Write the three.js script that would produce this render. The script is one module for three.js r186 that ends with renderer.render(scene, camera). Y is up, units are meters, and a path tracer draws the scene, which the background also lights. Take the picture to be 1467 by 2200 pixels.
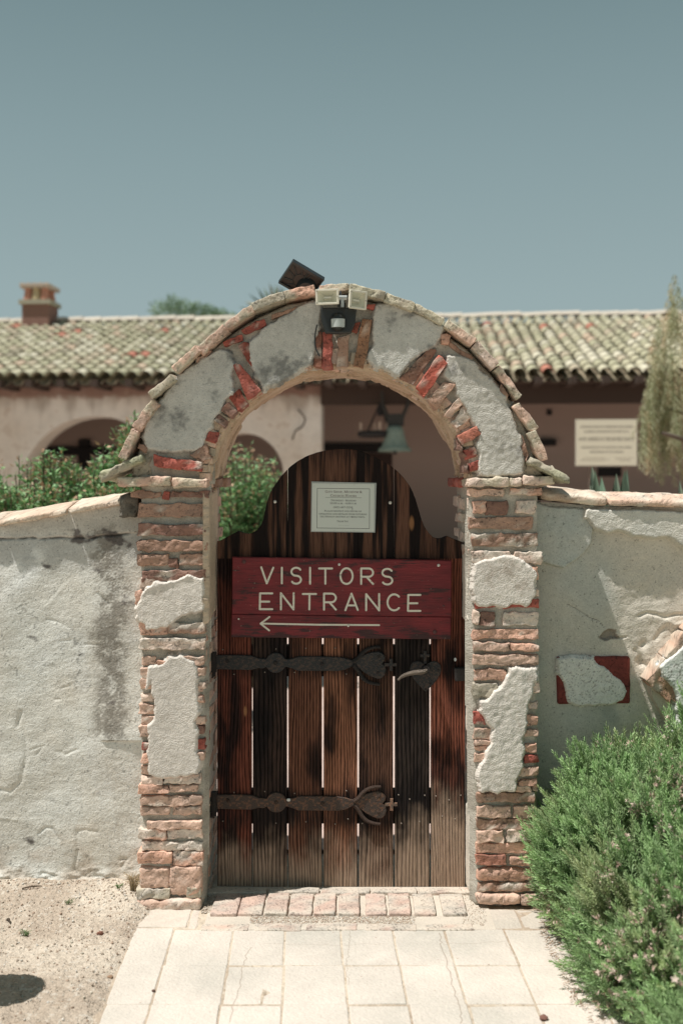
import * as THREE from 'three';
import { ImprovedNoise } from 'three/addons/math/ImprovedNoise.js';
import { mergeGeometries, mergeVertices } from 'three/addons/utils/BufferGeometryUtils.js';

// ---------------------------------------------------------------- camera, sky, sun, exposure
const scene = new THREE.Scene();
const EYE = 1.72, DIST = 4.158, FOCAL = 2200;                 // the front of the piers is the plane z = 0
const camera = new THREE.PerspectiveCamera(2 * Math.atan(1100 / FOCAL) * 180 / Math.PI, 1467 / 2200, 0.05, 600);
camera.position.set(0, EYE, DIST);
camera.setViewOffset(1467, 2200, 0, 60, 1467, 2200);
camera.focus = 4.22; camera.userData.fStop = 1.6;
const renderer = new THREE.WebGLRenderer({ antialias: true });
renderer.toneMapping = THREE.LinearToneMapping; renderer.toneMappingExposure = 1.03;
renderer.shadowMap.enabled = true;
{
  const W = 64, H = 256, d = new Float32Array(W * H * 4);
  const stops = [[-90, .30, .27, .23], [-2, .33, .35, .33], [0, .345, .425, .430], [10, .305, .398, .412], [18, .240, .330, .350], [26, .172, .250, .270], [50, .150, .218, .238], [90, .135, .200, .222]];
  for (let j = 0; j < H; j++) {
    const el = ((j + .5) / H - .5) * 180; let k = 0;
    while (k < stops.length - 2 && el > stops[k + 1][0]) k++;
    const a = stops[k], b = stops[k + 1], t = THREE.MathUtils.clamp((el - a[0]) / (b[0] - a[0]), 0, 1);
    for (let i = 0; i < W; i++) { for (let c = 0; c < 3; c++) d[(j * W + i) * 4 + c] = a[c + 1] + (b[c + 1] - a[c + 1]) * t; d[(j * W + i) * 4 + 3] = 1; }
  }
  const sky = new THREE.DataTexture(d, W, H, THREE.RGBAFormat, THREE.FloatType);
  sky.mapping = THREE.EquirectangularReflectionMapping; sky.magFilter = THREE.LinearFilter; sky.needsUpdate = true;
  scene.background = sky; scene.environment = sky;
}
const sun = new THREE.DirectionalLight(new THREE.Color().setRGB(1, .96, .905), 5.1);
sun.name = 'sun'; sun.position.set(-0.345 * 20, 0.89 * 20, 0.144 * 20); sun.castShadow = true; sun.shadow.radius = 1.2;
sun.shadow.mapSize.set(4096, 4096);
Object.assign(sun.shadow.camera, { left: -16, right: 16, top: 16, bottom: -16, near: 1, far: 60 });
scene.add(sun, sun.target);

// ---------------------------------------------------------------- helpers
let seedState = 12345;
const rnd = () => { seedState = (seedState + 0x6d2b79f5) | 0; let t = Math.imul(seedState ^ (seedState >>> 15), 1 | seedState); t = (t + Math.imul(t ^ (t >>> 7), 61 | t)) ^ t; return ((t ^ (t >>> 14)) >>> 0) / 4294967296; };
const rr = (a, b) => a + (b - a) * rnd();
const clamp = THREE.MathUtils.clamp, lerp = THREE.MathUtils.lerp;
const ss = (a, b, x) => { const t = clamp((x - a) / (b - a), 0, 1); return t * t * (3 - 2 * t); };
const IN = new ImprovedNoise(), noise = (x, y, z) => IN.noise(x + 31.7, y + 17.3, z + 91.1);
const fbm = (x, y, z, o = 4) => { let s = 0, a = .5, f = 1; for (let i = 0; i < o; i++) { s += a * noise(x * f, y * f, z * f); a *= .5; f *= 2.03; } return s; };
const hash = (x, y, s) => { let h = Math.imul(x, 374761393) + Math.imul(y, 668265263) + Math.imul(s, 2147483647 ^ 0x5bd1e995); h = Math.imul(h ^ (h >>> 13), 1274126177); return ((h ^ (h >>> 16)) >>> 0) / 4294967296; };
function pn(x, y, px, py, s) {                                  // periodic value noise, -1..1
  const ix = Math.floor(x), iy = Math.floor(y), fx = x - ix, fy = y - iy, u = fx * fx * (3 - 2 * fx), v = fy * fy * (3 - 2 * fy);
  const m = (a, p) => ((a % p) + p) % p, x0 = m(ix, px), x1 = m(ix + 1, px), y0 = m(iy, py), y1 = m(iy + 1, py);
  return (lerp(lerp(hash(x0, y0, s), hash(x1, y0, s), u), lerp(hash(x0, y1, s), hash(x1, y1, s), u), v)) * 2 - 1;
}
const pf = (u, v, fx, fy, o, s) => { let r = 0, a = .5; for (let i = 0; i < o; i++) { r += a * pn(u * fx, v * fy, fx, fy, s + i * 7); a *= .5; fx *= 2; fy *= 2; } return r; };
const enc = (c) => Math.round(255 * clamp(c <= .0031308 ? c * 12.92 : 1.055 * Math.pow(c, 1 / 2.4) - .055, 0, 1));
function dtex(w, h, fn, srgb = true, wrap = true) {             // fn(u, v) gives linear colours, or 0..1 data
  const d = new Uint8Array(w * h * 4);
  for (let j = 0, o = 0; j < h; j++) for (let i = 0; i < w; i++, o += 4) {
    const c = fn((i + .5) / w, (j + .5) / h, i, j);
    if (srgb) { d[o] = enc(c[0]); d[o + 1] = enc(c[1]); d[o + 2] = enc(c[2]); } else d[o] = d[o + 1] = d[o + 2] = Math.round(255 * clamp(c, 0, 1));
    d[o + 3] = 255;
  }
  const t = new THREE.DataTexture(d, w, h);
  if (srgb) t.colorSpace = THREE.SRGBColorSpace;
  t.magFilter = t.minFilter = THREE.LinearFilter; if (wrap) t.wrapS = t.wrapT = THREE.RepeatWrapping; t.needsUpdate = true;
  return t;
}
const rep = (t, u, v = u) => { const c = t.clone(); c.repeat.set(1 / u, 1 / v); c.needsUpdate = true; return c; };
const mix3 = (a, b, t) => [lerp(a[0], b[0], t), lerp(a[1], b[1], t), lerp(a[2], b[2], t)];
const mul3 = (a, k) => [a[0] * k, a[1] * k, a[2] * k];
const M = (o) => { const c = o.rgb; delete o.rgb; const m = new THREE.MeshStandardMaterial({ roughness: .95, metalness: 0, ...o }); if (c) m.color.setRGB(...c); return m; };

const taken = new Set();
function named(n) { if (!taken.has(n)) { taken.add(n); return n; } let k = 1; while (taken.has(`${n}_${String(k).padStart(3, '0')}`)) k++; const s = `${n}_${String(k).padStart(3, '0')}`; taken.add(s); return s; }
function tag(o, label, category, group, kind) { o.userData.label = label; if (category) o.userData.category = category; if (group) o.userData.group = group; if (kind) o.userData.kind = kind; return o; }
function thing(name, label, category, pos = [0, 0, 0], group) { const g = new THREE.Group(); g.name = named(name); g.position.set(...pos); tag(g, label, category, group); scene.add(g); return g; }
const worldOf = (p) => { const w = [0, 0, 0]; for (; p && p !== scene; p = p.parent) { w[0] += p.position.x; w[1] += p.position.y; w[2] += p.position.z; } return w; };   // everything is built in world coordinates
function mesh(name, geo, material, parent = scene) {
  const m = new THREE.Mesh(geo, material); m.name = parent === scene ? named(name) : name; m.castShadow = m.receiveShadow = true; parent.add(m);
  const w = worldOf(parent); m.position.set(-w[0], -w[1], -w[2]);
  return m;
}
function stuffMesh(name, geo, material, n, parent) { const m = new THREE.InstancedMesh(geo, material, n); m.name = parent === scene ? named(name) : name; m.castShadow = m.receiveShadow = true; m.userData.kind = 'stuff'; parent.add(m); const w = worldOf(parent); m.position.set(-w[0], -w[1], -w[2]); return m; }
// a pixel of the 1467 x 2200 photograph, at the plane z, as a point
const at = (x, y, z = 0) => { const k = (DIST - z) / FOCAL; return [(x - 733.5) * k, EYE - (y - 1040) * k, z]; };
const crop = (ox, oy, s) => (x, y) => [ox + x * s, oy + y * s];
const V = (a) => new THREE.Vector3(a[0], a[1], a[2]);

// an uneven rounded block on a quad (four points in x, y: top left, top right, bottom right, bottom left), front at z, going back by depth
function block(q, z, depth, o = {}) {
  const { r = .0038, rough = .0042, crown = 0, col = [.4, .2, .13], vary = .22, lime = .35, limeCol = [.70, .62, .53], seed = rr(0, 50), fine = .016 } = o;
  const w = Math.hypot(q[1][0] - q[0][0], q[1][1] - q[0][1]), h = Math.hypot(q[3][0] - q[0][0], q[3][1] - q[0][1]);
  const R = Math.min(r, w * .3, h * .3, depth * .3);
  const axis = (L, step, most) => { const n = clamp(Math.round((L - 2 * R) / step), 1, most), a = [0]; for (let i = 0; i <= n; i++) a.push(R + (L - 2 * R) * i / n); a.push(L); return a; };
  const ax = axis(w, fine, 22), ay = axis(h, fine * .7, 5), az = axis(depth, .1, 5), P = [], C = [], U = [], I = [], ids = new Map(), uo = rr(0, 9), vo = rr(0, 9);
  const vert = (i, j, k) => {
    const key = i * 10000 + j * 100 + k; if (ids.has(key)) return ids.get(key);
    let p = [ax[i], ay[j], az[k]]; const half = [w / 2, h / 2, depth / 2], c = [p[0] - half[0], p[1] - half[1], p[2] - half[2]], d = [0, 0, 0];
    let s = 0; for (let n = 0; n < 3; n++) { const e = Math.max(0, half[n] - R); d[n] = c[n] - clamp(c[n], -e, e); s += d[n] * d[n]; }
    s = Math.sqrt(s); if (s > R) for (let n = 0; n < 3; n++) c[n] += d[n] * (R / s - 1);
    const u = (c[0] + half[0]) / w, v = (c[1] + half[1]) / h;           // v from the top down
    let x = lerp(lerp(q[0][0], q[1][0], u), lerp(q[3][0], q[2][0], u), v), y = lerp(lerp(q[0][1], q[1][1], u), lerp(q[3][1], q[2][1], u), v), zz = z - (c[2] + half[2]);
    const dm = (c[2]) / half[2]; if (crown) y += crown * (1 - dm * dm) * (1 - v);
    const g = rough;
    x += g * (fbm(x * 22 + seed, y * 22, zz * 22, 3) * 3 + 1.2 * noise(x * 90, y * 90 + seed, zz * 90)); y += g * (fbm(x * 18, y * 22 + seed, zz * 18 + 9, 3) * 3.4 + 1.3 * noise(x * 80 + 4, y * 80, zz * 80 + seed));
    zz += g * 1.2 * (fbm(x * 30 + 7, y * 30 + seed, zz * 9, 3) * 3 + noise(x * 110, y * 110, seed));
    const t = 1 + vary * 1.6 * fbm(x * 14 + seed, y * 30, zz * 14, 3), l = ss(.0, .20, fbm(x * 12 + seed * 3, y * 20 + 5, zz * 9, 4) + lime - .37) * .85;
    const cc = mix3(mul3(col, t), limeCol, l); C.push(...cc); P.push(x, y, zz); U.push(x + zz * .7 + uo, y + zz * .55 + vo);
    const n = P.length / 3 - 1; ids.set(key, n); return n;
  };
  const nx = ax.length - 1, ny = ay.length - 1, nz = az.length - 1, quad = (a, b, c, d) => I.push(a, b, c, a, c, d);
  for (let i = 0; i < nx; i++) for (let j = 0; j < ny; j++) {
    quad(vert(i, j + 1, 0), vert(i + 1, j + 1, 0), vert(i + 1, j, 0), vert(i, j, 0)); quad(vert(i, j, nz), vert(i + 1, j, nz), vert(i + 1, j + 1, nz), vert(i, j + 1, nz));
  }
  for (let i = 0; i < nx; i++) for (let k = 0; k < nz; k++) {
    quad(vert(i, 0, k), vert(i + 1, 0, k), vert(i + 1, 0, k + 1), vert(i, 0, k + 1)); quad(vert(i, ny, k + 1), vert(i + 1, ny, k + 1), vert(i + 1, ny, k), vert(i, ny, k));
  }
  for (let j = 0; j < ny; j++) for (let k = 0; k < nz; k++) {
    quad(vert(0, j, k), vert(0, j, k + 1), vert(0, j + 1, k + 1), vert(0, j + 1, k)); quad(vert(nx, j, k + 1), vert(nx, j, k), vert(nx, j + 1, k), vert(nx, j + 1, k + 1));
  }
  const g = new THREE.BufferGeometry(); g.setAttribute('position', new THREE.Float32BufferAttribute(P, 3)); g.setAttribute('color', new THREE.Float32BufferAttribute(C, 3)); g.setAttribute('uv', new THREE.Float32BufferAttribute(U, 2)); g.setIndex(I); g.computeVertexNormals();
  return g;
}
const pq = (q, z) => q.map(([x, y]) => at(x, y, z));                 // photograph quad to world quad
const rect = (x0, x1, y0, y1, sk = 0) => [[x0, y0], [x1, y0 + sk], [x1, y1 + sk], [x0, y1]];

function inside(poly, x, y) { let c = false; for (let i = 0, j = poly.length - 1; i < poly.length; j = i++) { const a = poly[i], b = poly[j]; if ((a[1] > y) !== (b[1] > y) && x < (b[0] - a[0]) * (y - a[1]) / (b[1] - a[1]) + a[0]) c = !c; } return c; }
function sdist(poly, x, y) {
  let m = 1e9; for (let i = 0, j = poly.length - 1; i < poly.length; j = i++) { const a = poly[i], b = poly[j], dx = b[0] - a[0], dy = b[1] - a[1], t = clamp(((x - a[0]) * dx + (y - a[1]) * dy) / (dx * dx + dy * dy + 1e-12), 0, 1); m = Math.min(m, Math.hypot(x - a[0] - dx * t, y - a[1] - dy * t)); }
  return inside(poly, x, y) ? m : -m;
}
// a crumbling layer of plaster on the plane z: its outline breaks off, its face is uneven; relief(x, y) in metres, color(x, y)
function patch(poly, z, thick, o = {}) {
  const { step = .004, ragged = .009, lump = .002, edge = .0045, col = () => [.5, .47, .42], relief = () => 0, sink = .02, seed = 0, keep } = o;
  let x0 = 1e9, x1 = -1e9, y0 = 1e9, y1 = -1e9; for (const p of poly) { x0 = Math.min(x0, p[0]); x1 = Math.max(x1, p[0]); y0 = Math.min(y0, p[1]); y1 = Math.max(y1, p[1]); }
  const e = ragged + 2 * step; x0 -= e; x1 += e; y0 -= e; y1 += e;
  const nx = Math.ceil((x1 - x0) / step), ny = Math.ceil((y1 - y0) / step), P = [], C = [], U = [], I = [], D = new Float32Array((nx + 1) * (ny + 1));
  for (let j = 0; j <= ny; j++) for (let i = 0; i <= nx; i++) {
    const x = x0 + i * step, y = y0 + j * step; let s = sdist(poly, x, y); if (Math.abs(s) < .06) s += ragged * (2 * fbm(x * 24 + seed, y * 24, 3.1, 4) + .22 * noise(x * 150, y * 150, seed));
    if (keep) s = Math.min(s, keep(x, y));
    D[j * (nx + 1) + i] = s;
    const f = ss(-edge * .6, edge, s), h = thick * f - sink * (1 - ss(-edge * 1.6, -edge * .2, s));
    P.push(x, y, z + h + f * (lump * 1.7 * fbm(x * 9 + seed, y * 9, 1.7, 3) + lump * .5 * noise(x * 45, y * 45, seed + 2) + relief(x, y))); C.push(...col(x, y, s)); U.push(x, y);
  }
  for (let j = 0; j < ny; j++) for (let i = 0; i < nx; i++) { const a = j * (nx + 1) + i, b = a + 1, c = a + nx + 1, d = c + 1; if (Math.max(D[a], D[b], D[c], D[d]) < -edge * 1.4) continue; I.push(a, b, d, a, d, c); }
  const g = new THREE.BufferGeometry(); g.setAttribute('position', new THREE.Float32BufferAttribute(P, 3)); g.setAttribute('color', new THREE.Float32BufferAttribute(C, 3)); g.setAttribute('uv', new THREE.Float32BufferAttribute(U, 2)); g.setIndex(I); g.computeVertexNormals();
  return mergeVertices(g, 1e-5);
}
// a bar along points with a radius at each
function bar(pts, rad, sides = 8) { const c = new THREE.CatmullRomCurve3(pts.map(V)), n = Math.max(2, pts.length * 4), g = new THREE.TubeGeometry(c, n, 1, sides, false), p = g.attributes.position, R = Array.isArray(rad) ? rad : [rad, rad]; for (let i = 0; i <= n; i++) { const t = i / n * (R.length - 1), k = Math.min(R.length - 2, Math.floor(t)), r = lerp(R[k], R[k + 1], t - k), o = c.getPointAt(i / n); for (let j = 0; j <= sides; j++) { const a = i * (sides + 1) + j; p.setXYZ(a, o.x + (p.getX(a) - o.x) * r, o.y + (p.getY(a) - o.y) * r, o.z + (p.getZ(a) - o.z) * r); } } g.computeVertexNormals(); return g; }
const boxAt = (w, h, d, x, y, z) => new THREE.BoxGeometry(w, h, d).translate(x, y, z);
function plate(pts, z, thick, bevel = .0015) { const s = new THREE.Shape(pts.map((p) => new THREE.Vector2(p[0], p[1]))); return new THREE.ExtrudeGeometry(s, { depth: thick - 2 * bevel, bevelEnabled: bevel > 0, bevelThickness: bevel, bevelSize: bevel, bevelOffset: -bevel, bevelSegments: 1, curveSegments: 6 }).translate(0, 0, z - thick + bevel); }
const ngon = (cx, cy, rx, ry, n, a0 = 0, a1 = Math.PI * 2) => Array.from({ length: n }, (_, i) => { const a = a0 + (a1 - a0) * i / (a1 - a0 > 6.28 ? n : n - 1); return [cx + rx * Math.cos(a), cy + ry * Math.sin(a)]; });

// ---------------------------------------------------------------- shared surfaces
const gritBump = dtex(1024, 1024, (u, v) => .5 + .42 * pf(u, v, 100, 100, 3, 3) + .10 * pf(u, v, 30, 30, 3, 21), false);
const gritMap = dtex(1024, 1024, (u, v) => { const s = pf(u, v, 180, 180, 2, 5), b = pf(u, v, 6, 6, 5, 9), dark = ss(.36, .52, pf(u, v, 120, 120, 2, 77)); const k = .93 + .20 * s + .10 * b - .38 * dark; return [k, k * .995, k * .985]; });
const brickMap = dtex(512, 512, (u, v) => { const b = pf(u, v, 6, 10, 5, 41), f = pf(u, v, 60, 60, 2, 43), pit = ss(.25, .45, pf(u, v, 40, 40, 3, 47)), k = .92 + .30 * b + .20 * f - .42 * pit; return [k, k * (1 - .06 * b), k * (1 - .1 * b)]; });
const brickBump = dtex(512, 512, (u, v) => .55 + .35 * pf(u, v, 30, 30, 3, 51) - .45 * ss(.28, .5, pf(u, v, 34, 34, 3, 47)) + .2 * pf(u, v, 8, 8, 2, 53), false);
const mPlaster = M({ vertexColors: true, map: rep(gritMap, .42), bumpMap: rep(gritBump, .42), bumpScale: .003 });
const mSmooth = M({ vertexColors: true, map: rep(gritMap, .8), bumpMap: rep(gritBump, .5), bumpScale: .002 });
const mBrick = M({ vertexColors: true, map: rep(brickMap, .32), bumpMap: rep(brickBump, .32), bumpScale: .0045 });
const mMortar = M({ vertexColors: true, map: rep(gritMap, .4), bumpMap: rep(gritBump, .4), bumpScale: .004 });
// ---------------------------------------------------------------- ground
const groundY = (x, z) => {
  let y = -.016;
  const left = ss(-.72, -.86, x + .03 * noise(z * 6, 3, x * 2)), near = ss(2.9, 2.4, Math.abs(x)) * ss(3.2, 2.6, z) * ss(-.4, -.2, z);
  y += left * near * .026 + left * near * .05 * ss(.26, -.14, z) ;
  y += ss(.9, 1.15, x) * near * .012;
  y += near * (.010 * fbm(x * 5, z * 5, 2.2, 4) + .005 * noise(x * 40, z * 40, 1) + .004 * noise(x * 90, z * 90, 5)) * (left + ss(.9, 1.1, x) * .6 + .25);
  return y;
};
const dirtMap = dtex(1024, 1024, (u, v) => {
  const b = pf(u, v, 5, 5, 6, 101), f = pf(u, v, 160, 160, 2, 103), st = ss(.3, .42, pf(u, v, 70, 70, 2, 107)), dk = ss(.36, .5, pf(u, v, 110, 110, 2, 109)), tw = ss(.4, .55, pf(u, v, 24, 90, 3, 113));
  let c = mix3([.53, .46, .375], [.40, .33, .26], clamp(.5 + b * 1.9, 0, 1)); c = mul3(c, 1 + .28 * f); c = mix3(c, [.56, .51, .44], st * .6); c = mix3(c, [.2, .15, .11], dk * .4); c = mix3(c, [.3, .22, .15], tw * .5); return c;
});
const dirtBump = dtex(512, 512, (u, v) => .5 + .3 * pf(u, v, 60, 60, 3, 121) + .3 * pf(u, v, 12, 12, 3, 123) + .2 * ss(.3, .45, pf(u, v, 40, 40, 2, 125)), false);
{
  const axis = (a, b, s, far) => { const r = []; for (let x = a; x <= b + 1e-6; x += s) r.push(x); let g = s, x = b; while (x < far[1]) { g *= 1.45; x = Math.min(far[1], x + g); r.push(x); } g = s; x = a; while (x > far[0]) { g *= 1.45; x = Math.max(far[0], x - g); r.unshift(x); } return r; };
  const X = axis(-2.0, 1.9, .016, [-260, 260]), Z = axis(-.34, 1.7, .016, [-260, 60]), P = [], U = [], I = [];
  for (const z of Z) for (const x of X) { P.push(x, groundY(x, z), z); U.push(x, z); }
  for (let j = 0; j < Z.length - 1; j++) for (let i = 0; i < X.length - 1; i++) { const a = j * X.length + i, b = a + 1, c = a + X.length, d = c + 1; I.push(a, c, d, a, d, b); }
  const g = new THREE.BufferGeometry(); g.setAttribute('position', new THREE.Float32BufferAttribute(P, 3)); g.setAttribute('uv', new THREE.Float32BufferAttribute(U, 2)); g.setIndex(I); g.computeVertexNormals();
  const m = mesh('ground', g, M({ map: rep(dirtMap, 1.15), bumpMap: rep(dirtBump, .42), bumpScale: .012, roughness: 1 })); tag(m, 'pale sandy dirt ground in front of the walls', null, null, 'structure');
}
// the courtyard behind the gate
{
  const g = new THREE.PlaneGeometry(30, 14.2).rotateX(-Math.PI / 2).translate(0, .004, -7.75);
  const t = dtex(512, 512, (u, v) => { const b = pf(u, v, 8, 8, 5, 131), k = 1 + .3 * b + .1 * pf(u, v, 90, 90, 2, 133); return [.52 * k, .395 * k, .345 * k]; }); const uv = g.attributes.uv; for (let i = 0; i < uv.count; i++) uv.setXY(i, uv.getX(i) * 30, uv.getY(i) * 14);
  const m = mesh('courtyard_paving', g, M({ map: rep(t, 2.4), bumpMap: rep(dirtBump, .6), bumpScale: .004 })); tag(m, 'pinkish sunlit courtyard paving behind the gate', null, null, 'structure');
}
// the tiled path
const pathCol = (() => {
  const W = 1024, H = 1024, S = 2.2, c = document.createElement('canvas'); c.width = W; c.height = H; const x = c.getContext('2d'); x.fillStyle = '#fff'; x.fillRect(0, 0, W, H);
  const px = (X) => (X + 1.1) / S * W, pz = (Z) => (Z + .1) / S * H;
  const crack = (pts, w, a) => { w *= .8; a *= .45; x.strokeStyle = `rgba(90,62,45,${a})`; x.lineWidth = w; x.beginPath(); pts.forEach((p, i) => { const n = i ? 7 : 1; for (let k = 1; k <= n; k++) { const q = i ? pts[i - 1] : p, t = k / n, X = lerp(q[0], p[0], t) + rr(-.006, .006), Z = lerp(q[1], p[1], t) + rr(-.006, .006); i || k > 1 ? x.lineTo(px(X), pz(Z)) : x.moveTo(px(X), pz(Z)); } }); x.stroke(); };
  const g = (a, b) => { const Z = EYE * FOCAL / (b - 1040); return [(a - 733.5) * Z / FOCAL, DIST - Z]; }, f = crop(180, 1880, .7226), P = (...l) => l.map((p) => g(...f(...p)));
  crack(P([495, 215], [470, 270], [465, 330], [430, 440]), 1.6, .75); crack(P([790, 165], [793, 200], [780, 260], [785, 330]), 1.3, .6); crack(P([1055, 170], [1062, 205], [1085, 290], [1110, 370], [1122, 440]), 1.7, .8); crack(P([530, 203], [640, 205], [780, 208], [900, 204]), 1.1, .5); crack(P([1068, 205], [1180, 203], [1260, 196]), 1.1, .6); crack(P([1250, 200], [1290, 255], [1320, 350]), 1.2, .5);
  for (let i = 0; i < 240; i++) { x.fillStyle = `rgba(${100 + 60 * rnd()},70,50,${.15 + .4 * rnd()})`; x.beginPath(); x.arc(rnd() * W, rnd() * H, .4 + 1.3 * rnd() * rnd(), 0, 7); x.fill(); }
  const d = x.getImageData(0, 0, W, H).data;
  return dtex(W, H, (u, v, i, j) => { const o = (j * W + i) * 4, b = pf(u, v, 7, 7, 6, 141), f2 = pf(u, v, 300, 300, 1, 143), k = 1 + .22 * b + .10 * f2; const s = [.585, .53, .465]; return [0, 1, 2].map((n) => s[n] * k * Math.pow(d[o + n] / 255, 2) * (n ? 1 : 1 + .05 * b)); }, true, false);
})();
const mPath = M({ map: pathCol, bumpMap: rep(gritBump, .35), bumpScale: .003, vertexColors: true });
const pathUV = (g) => { const p = g.attributes.position, uv = g.attributes.uv; for (let i = 0; i < p.count; i++) uv.setXY(i, (p.getX(i) + 1.1) / 2.2, (p.getZ(i) + .1) / 2.2); return g; };
function slab(q, y, h, o) {                                         // a block lying down: q in x, z (far left, far right, near right, near left), top at y
  const g = block(q.map(([x, z]) => [x, -z]), 0, h, o); g.rotateX(-Math.PI / 2).translate(0, y, 0); return g;
}
const path = new THREE.Group(); path.name = named('path'); tag(path, 'path of pale square tiles and old bricks leading up to the gate', null, null, 'structure'); scene.add(path);
{
  mesh('bedding', boxAt(1.84, .05, 2.66, .12, -.0275, 1.21), M({ rgb: [1, .98, .95], map: rep(dirtMap, .9), bumpMap: rep(dirtBump, .42), bumpScale: .006 }), path);
  const cols = [-.80, -.648, -.419, -.218, -.002, .199, .396, .623, .842, 1.03], rows = [.2, .497, .772, 1.05, 1.33, 1.61, 1.9, 2.2, 2.5];
  for (let j = 0; j < rows.length - 1; j++) for (let i = 0; i < cols.length - 1; i++) {
    const s = (z) => (z - .2) * .037, jx = (n) => .006 * Math.sin(n * 7.3 + i * 3.1), a = .0025, z0 = rows[j] + a + jx(j), z1 = rows[j + 1] - a, x0 = cols[i] + a + .003 * Math.sin(j * 5 + i), x1 = cols[i + 1] - a + .003 * Math.sin(j * 5 + i + 1);
    const zz = i === 0 ? z0 - .015 : z0;
    mesh('tile', pathUV(slab([[x0 + s(zz), zz], [x1 + s(zz), zz], [x1 + s(z1), z1], [x0 + s(z1), z1]], .0 + rr(-.0018, .0018), .03, { r: .005, rough: .0011, col: [1, 1, 1], vary: .1, lime: -1, fine: .06 })), mPath, path);
  }
  for (const [x0, x1, z0, z1] of [[-.798, -.604, .012, .182], [-.600, -.565, .012, .196], [.535, .70, .012, .196], [.704, .86, .02, .196]]) mesh('tile', pathUV(slab([[x0, z0], [x1, z0], [x1 + .004, z1], [x0 + .002, z1]], rr(-.002, .001), .03, { r: .006, rough: .0016, col: [.97, .95, .93], vary: .14, lime: -1, fine: .06 })), mPath, path);
  // bricks across the threshold
  const G = (x, y, Y = 0) => { const Z = (EYE - Y) * FOCAL / (y - 1040); return [(x - 733.5) * Z / FOCAL, DIST - Z]; }, f = crop(180, 1880, .7226);
  const rows2 = [[[375, 455], [458, 530], [537, 604], [609, 678], [684, 748], [757, 820], [838, 900], [908, 974], [984, 1048], [1068, 1140]].map(([a, b]) => [a, b, 53, 113, .016, .019, .018]), [[345, 490], [505, 646], [660, 812], [838, 990], [1015, 1160]].map(([a, b]) => [a, b, 144, 163, .004, .006, .012]), [[360, 542], [548, 700], [706, 850], [856, 990], [996, 1150]].map(([a, b]) => [a, b, 36, 50, .017, .019, 0])];
  rows2.flat().forEach(([a, b, y0, y1, Y, sk, in_], i) => {
    const q = [f(a + 6 * in_ * 40, y0), f(b + 6 * in_ * 40, y0), f(b, y1), f(a, y1)].map((p) => G(p[0], p[1] + rr(-.6, .6), Y)); q[0][0] = q[3][0] + .002; q[1][0] = q[2][0] + .002;
    mesh('brick', slab(q, Y + rr(-.002, .002), .05, { r: .006, rough: .0018, col: [[.57, .43, .36], [.58, .42, .345], [.54, .41, .34]][i % 3], lime: i > 9 && i < 15 ? .58 : i > 7 ? .7 : .42, limeCol: [.60, .54, .455], fine: .04 }), mBrick, path);
  });
  // the worn lime plaster between the bricks and the piers
  mesh('mortar_bed', boxAt(1.13, .04, .42, .03, -.0185, -.0), mMortar.clone(), path).material = M({ rgb: [.64, .575, .49], map: rep(gritMap, .4), bumpMap: rep(gritBump, .3), bumpScale: .0018 });
}
// ---------------------------------------------------------------- the brick archway
const BC = { r: [.43, .12, .09], d: [.26, .145, .11], b: [.42, .26, .19], t: [.68, .465, .36], p: [.74, .57, .47], o: [.70, .42, .31], g: [.48, .425, .33] };
const arch = thing('brick_archway', 'round brick archway with crumbling grey plaster patches around the wooden gate', 'archway', [0, 0, -.2]);
const THICK = .46;
const f1 = crop(200, 540, .3681), f2 = crop(700, 560, .3681), f3 = crop(260, 980, .22727), f4 = crop(260, 1460, .23636), f5 = crop(960, 1000, .22727), f6 = crop(960, 1460, .23636), f8 = crop(560, 540, .2045);
const L = (f, ...l) => l.map((p) => f(p[0], p[1]));
const xy = (pts, z = 0) => pts.map(([x, y]) => at(x, y, z).slice(0, 2));
const innerPx = (a) => [729 - 276 * Math.cos(a), 1035 - 251 * Math.sin(a)];        // a from 0 at the left springing to PI
const outerPx = [[281, 1040], [290, 985], [312, 930], [345, 872], [392, 808], [445, 760], [500, 715], [556, 680], [620, 652], [690, 640], [755, 638], [822, 652], [884, 676], [946, 710], [1008, 752], [1056, 804], [1102, 866], [1136, 930], [1152, 985], [1158, 1040]];
const mortarCol = (x, y) => { const n = fbm(x * 12, y * 12, 4, 4); return mix3([.48, .45, .385], n > 0 ? [.60, .57, .50] : [.34, .305, .25], clamp(Math.abs(n) * 2.4, 0, 1)); };
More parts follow.
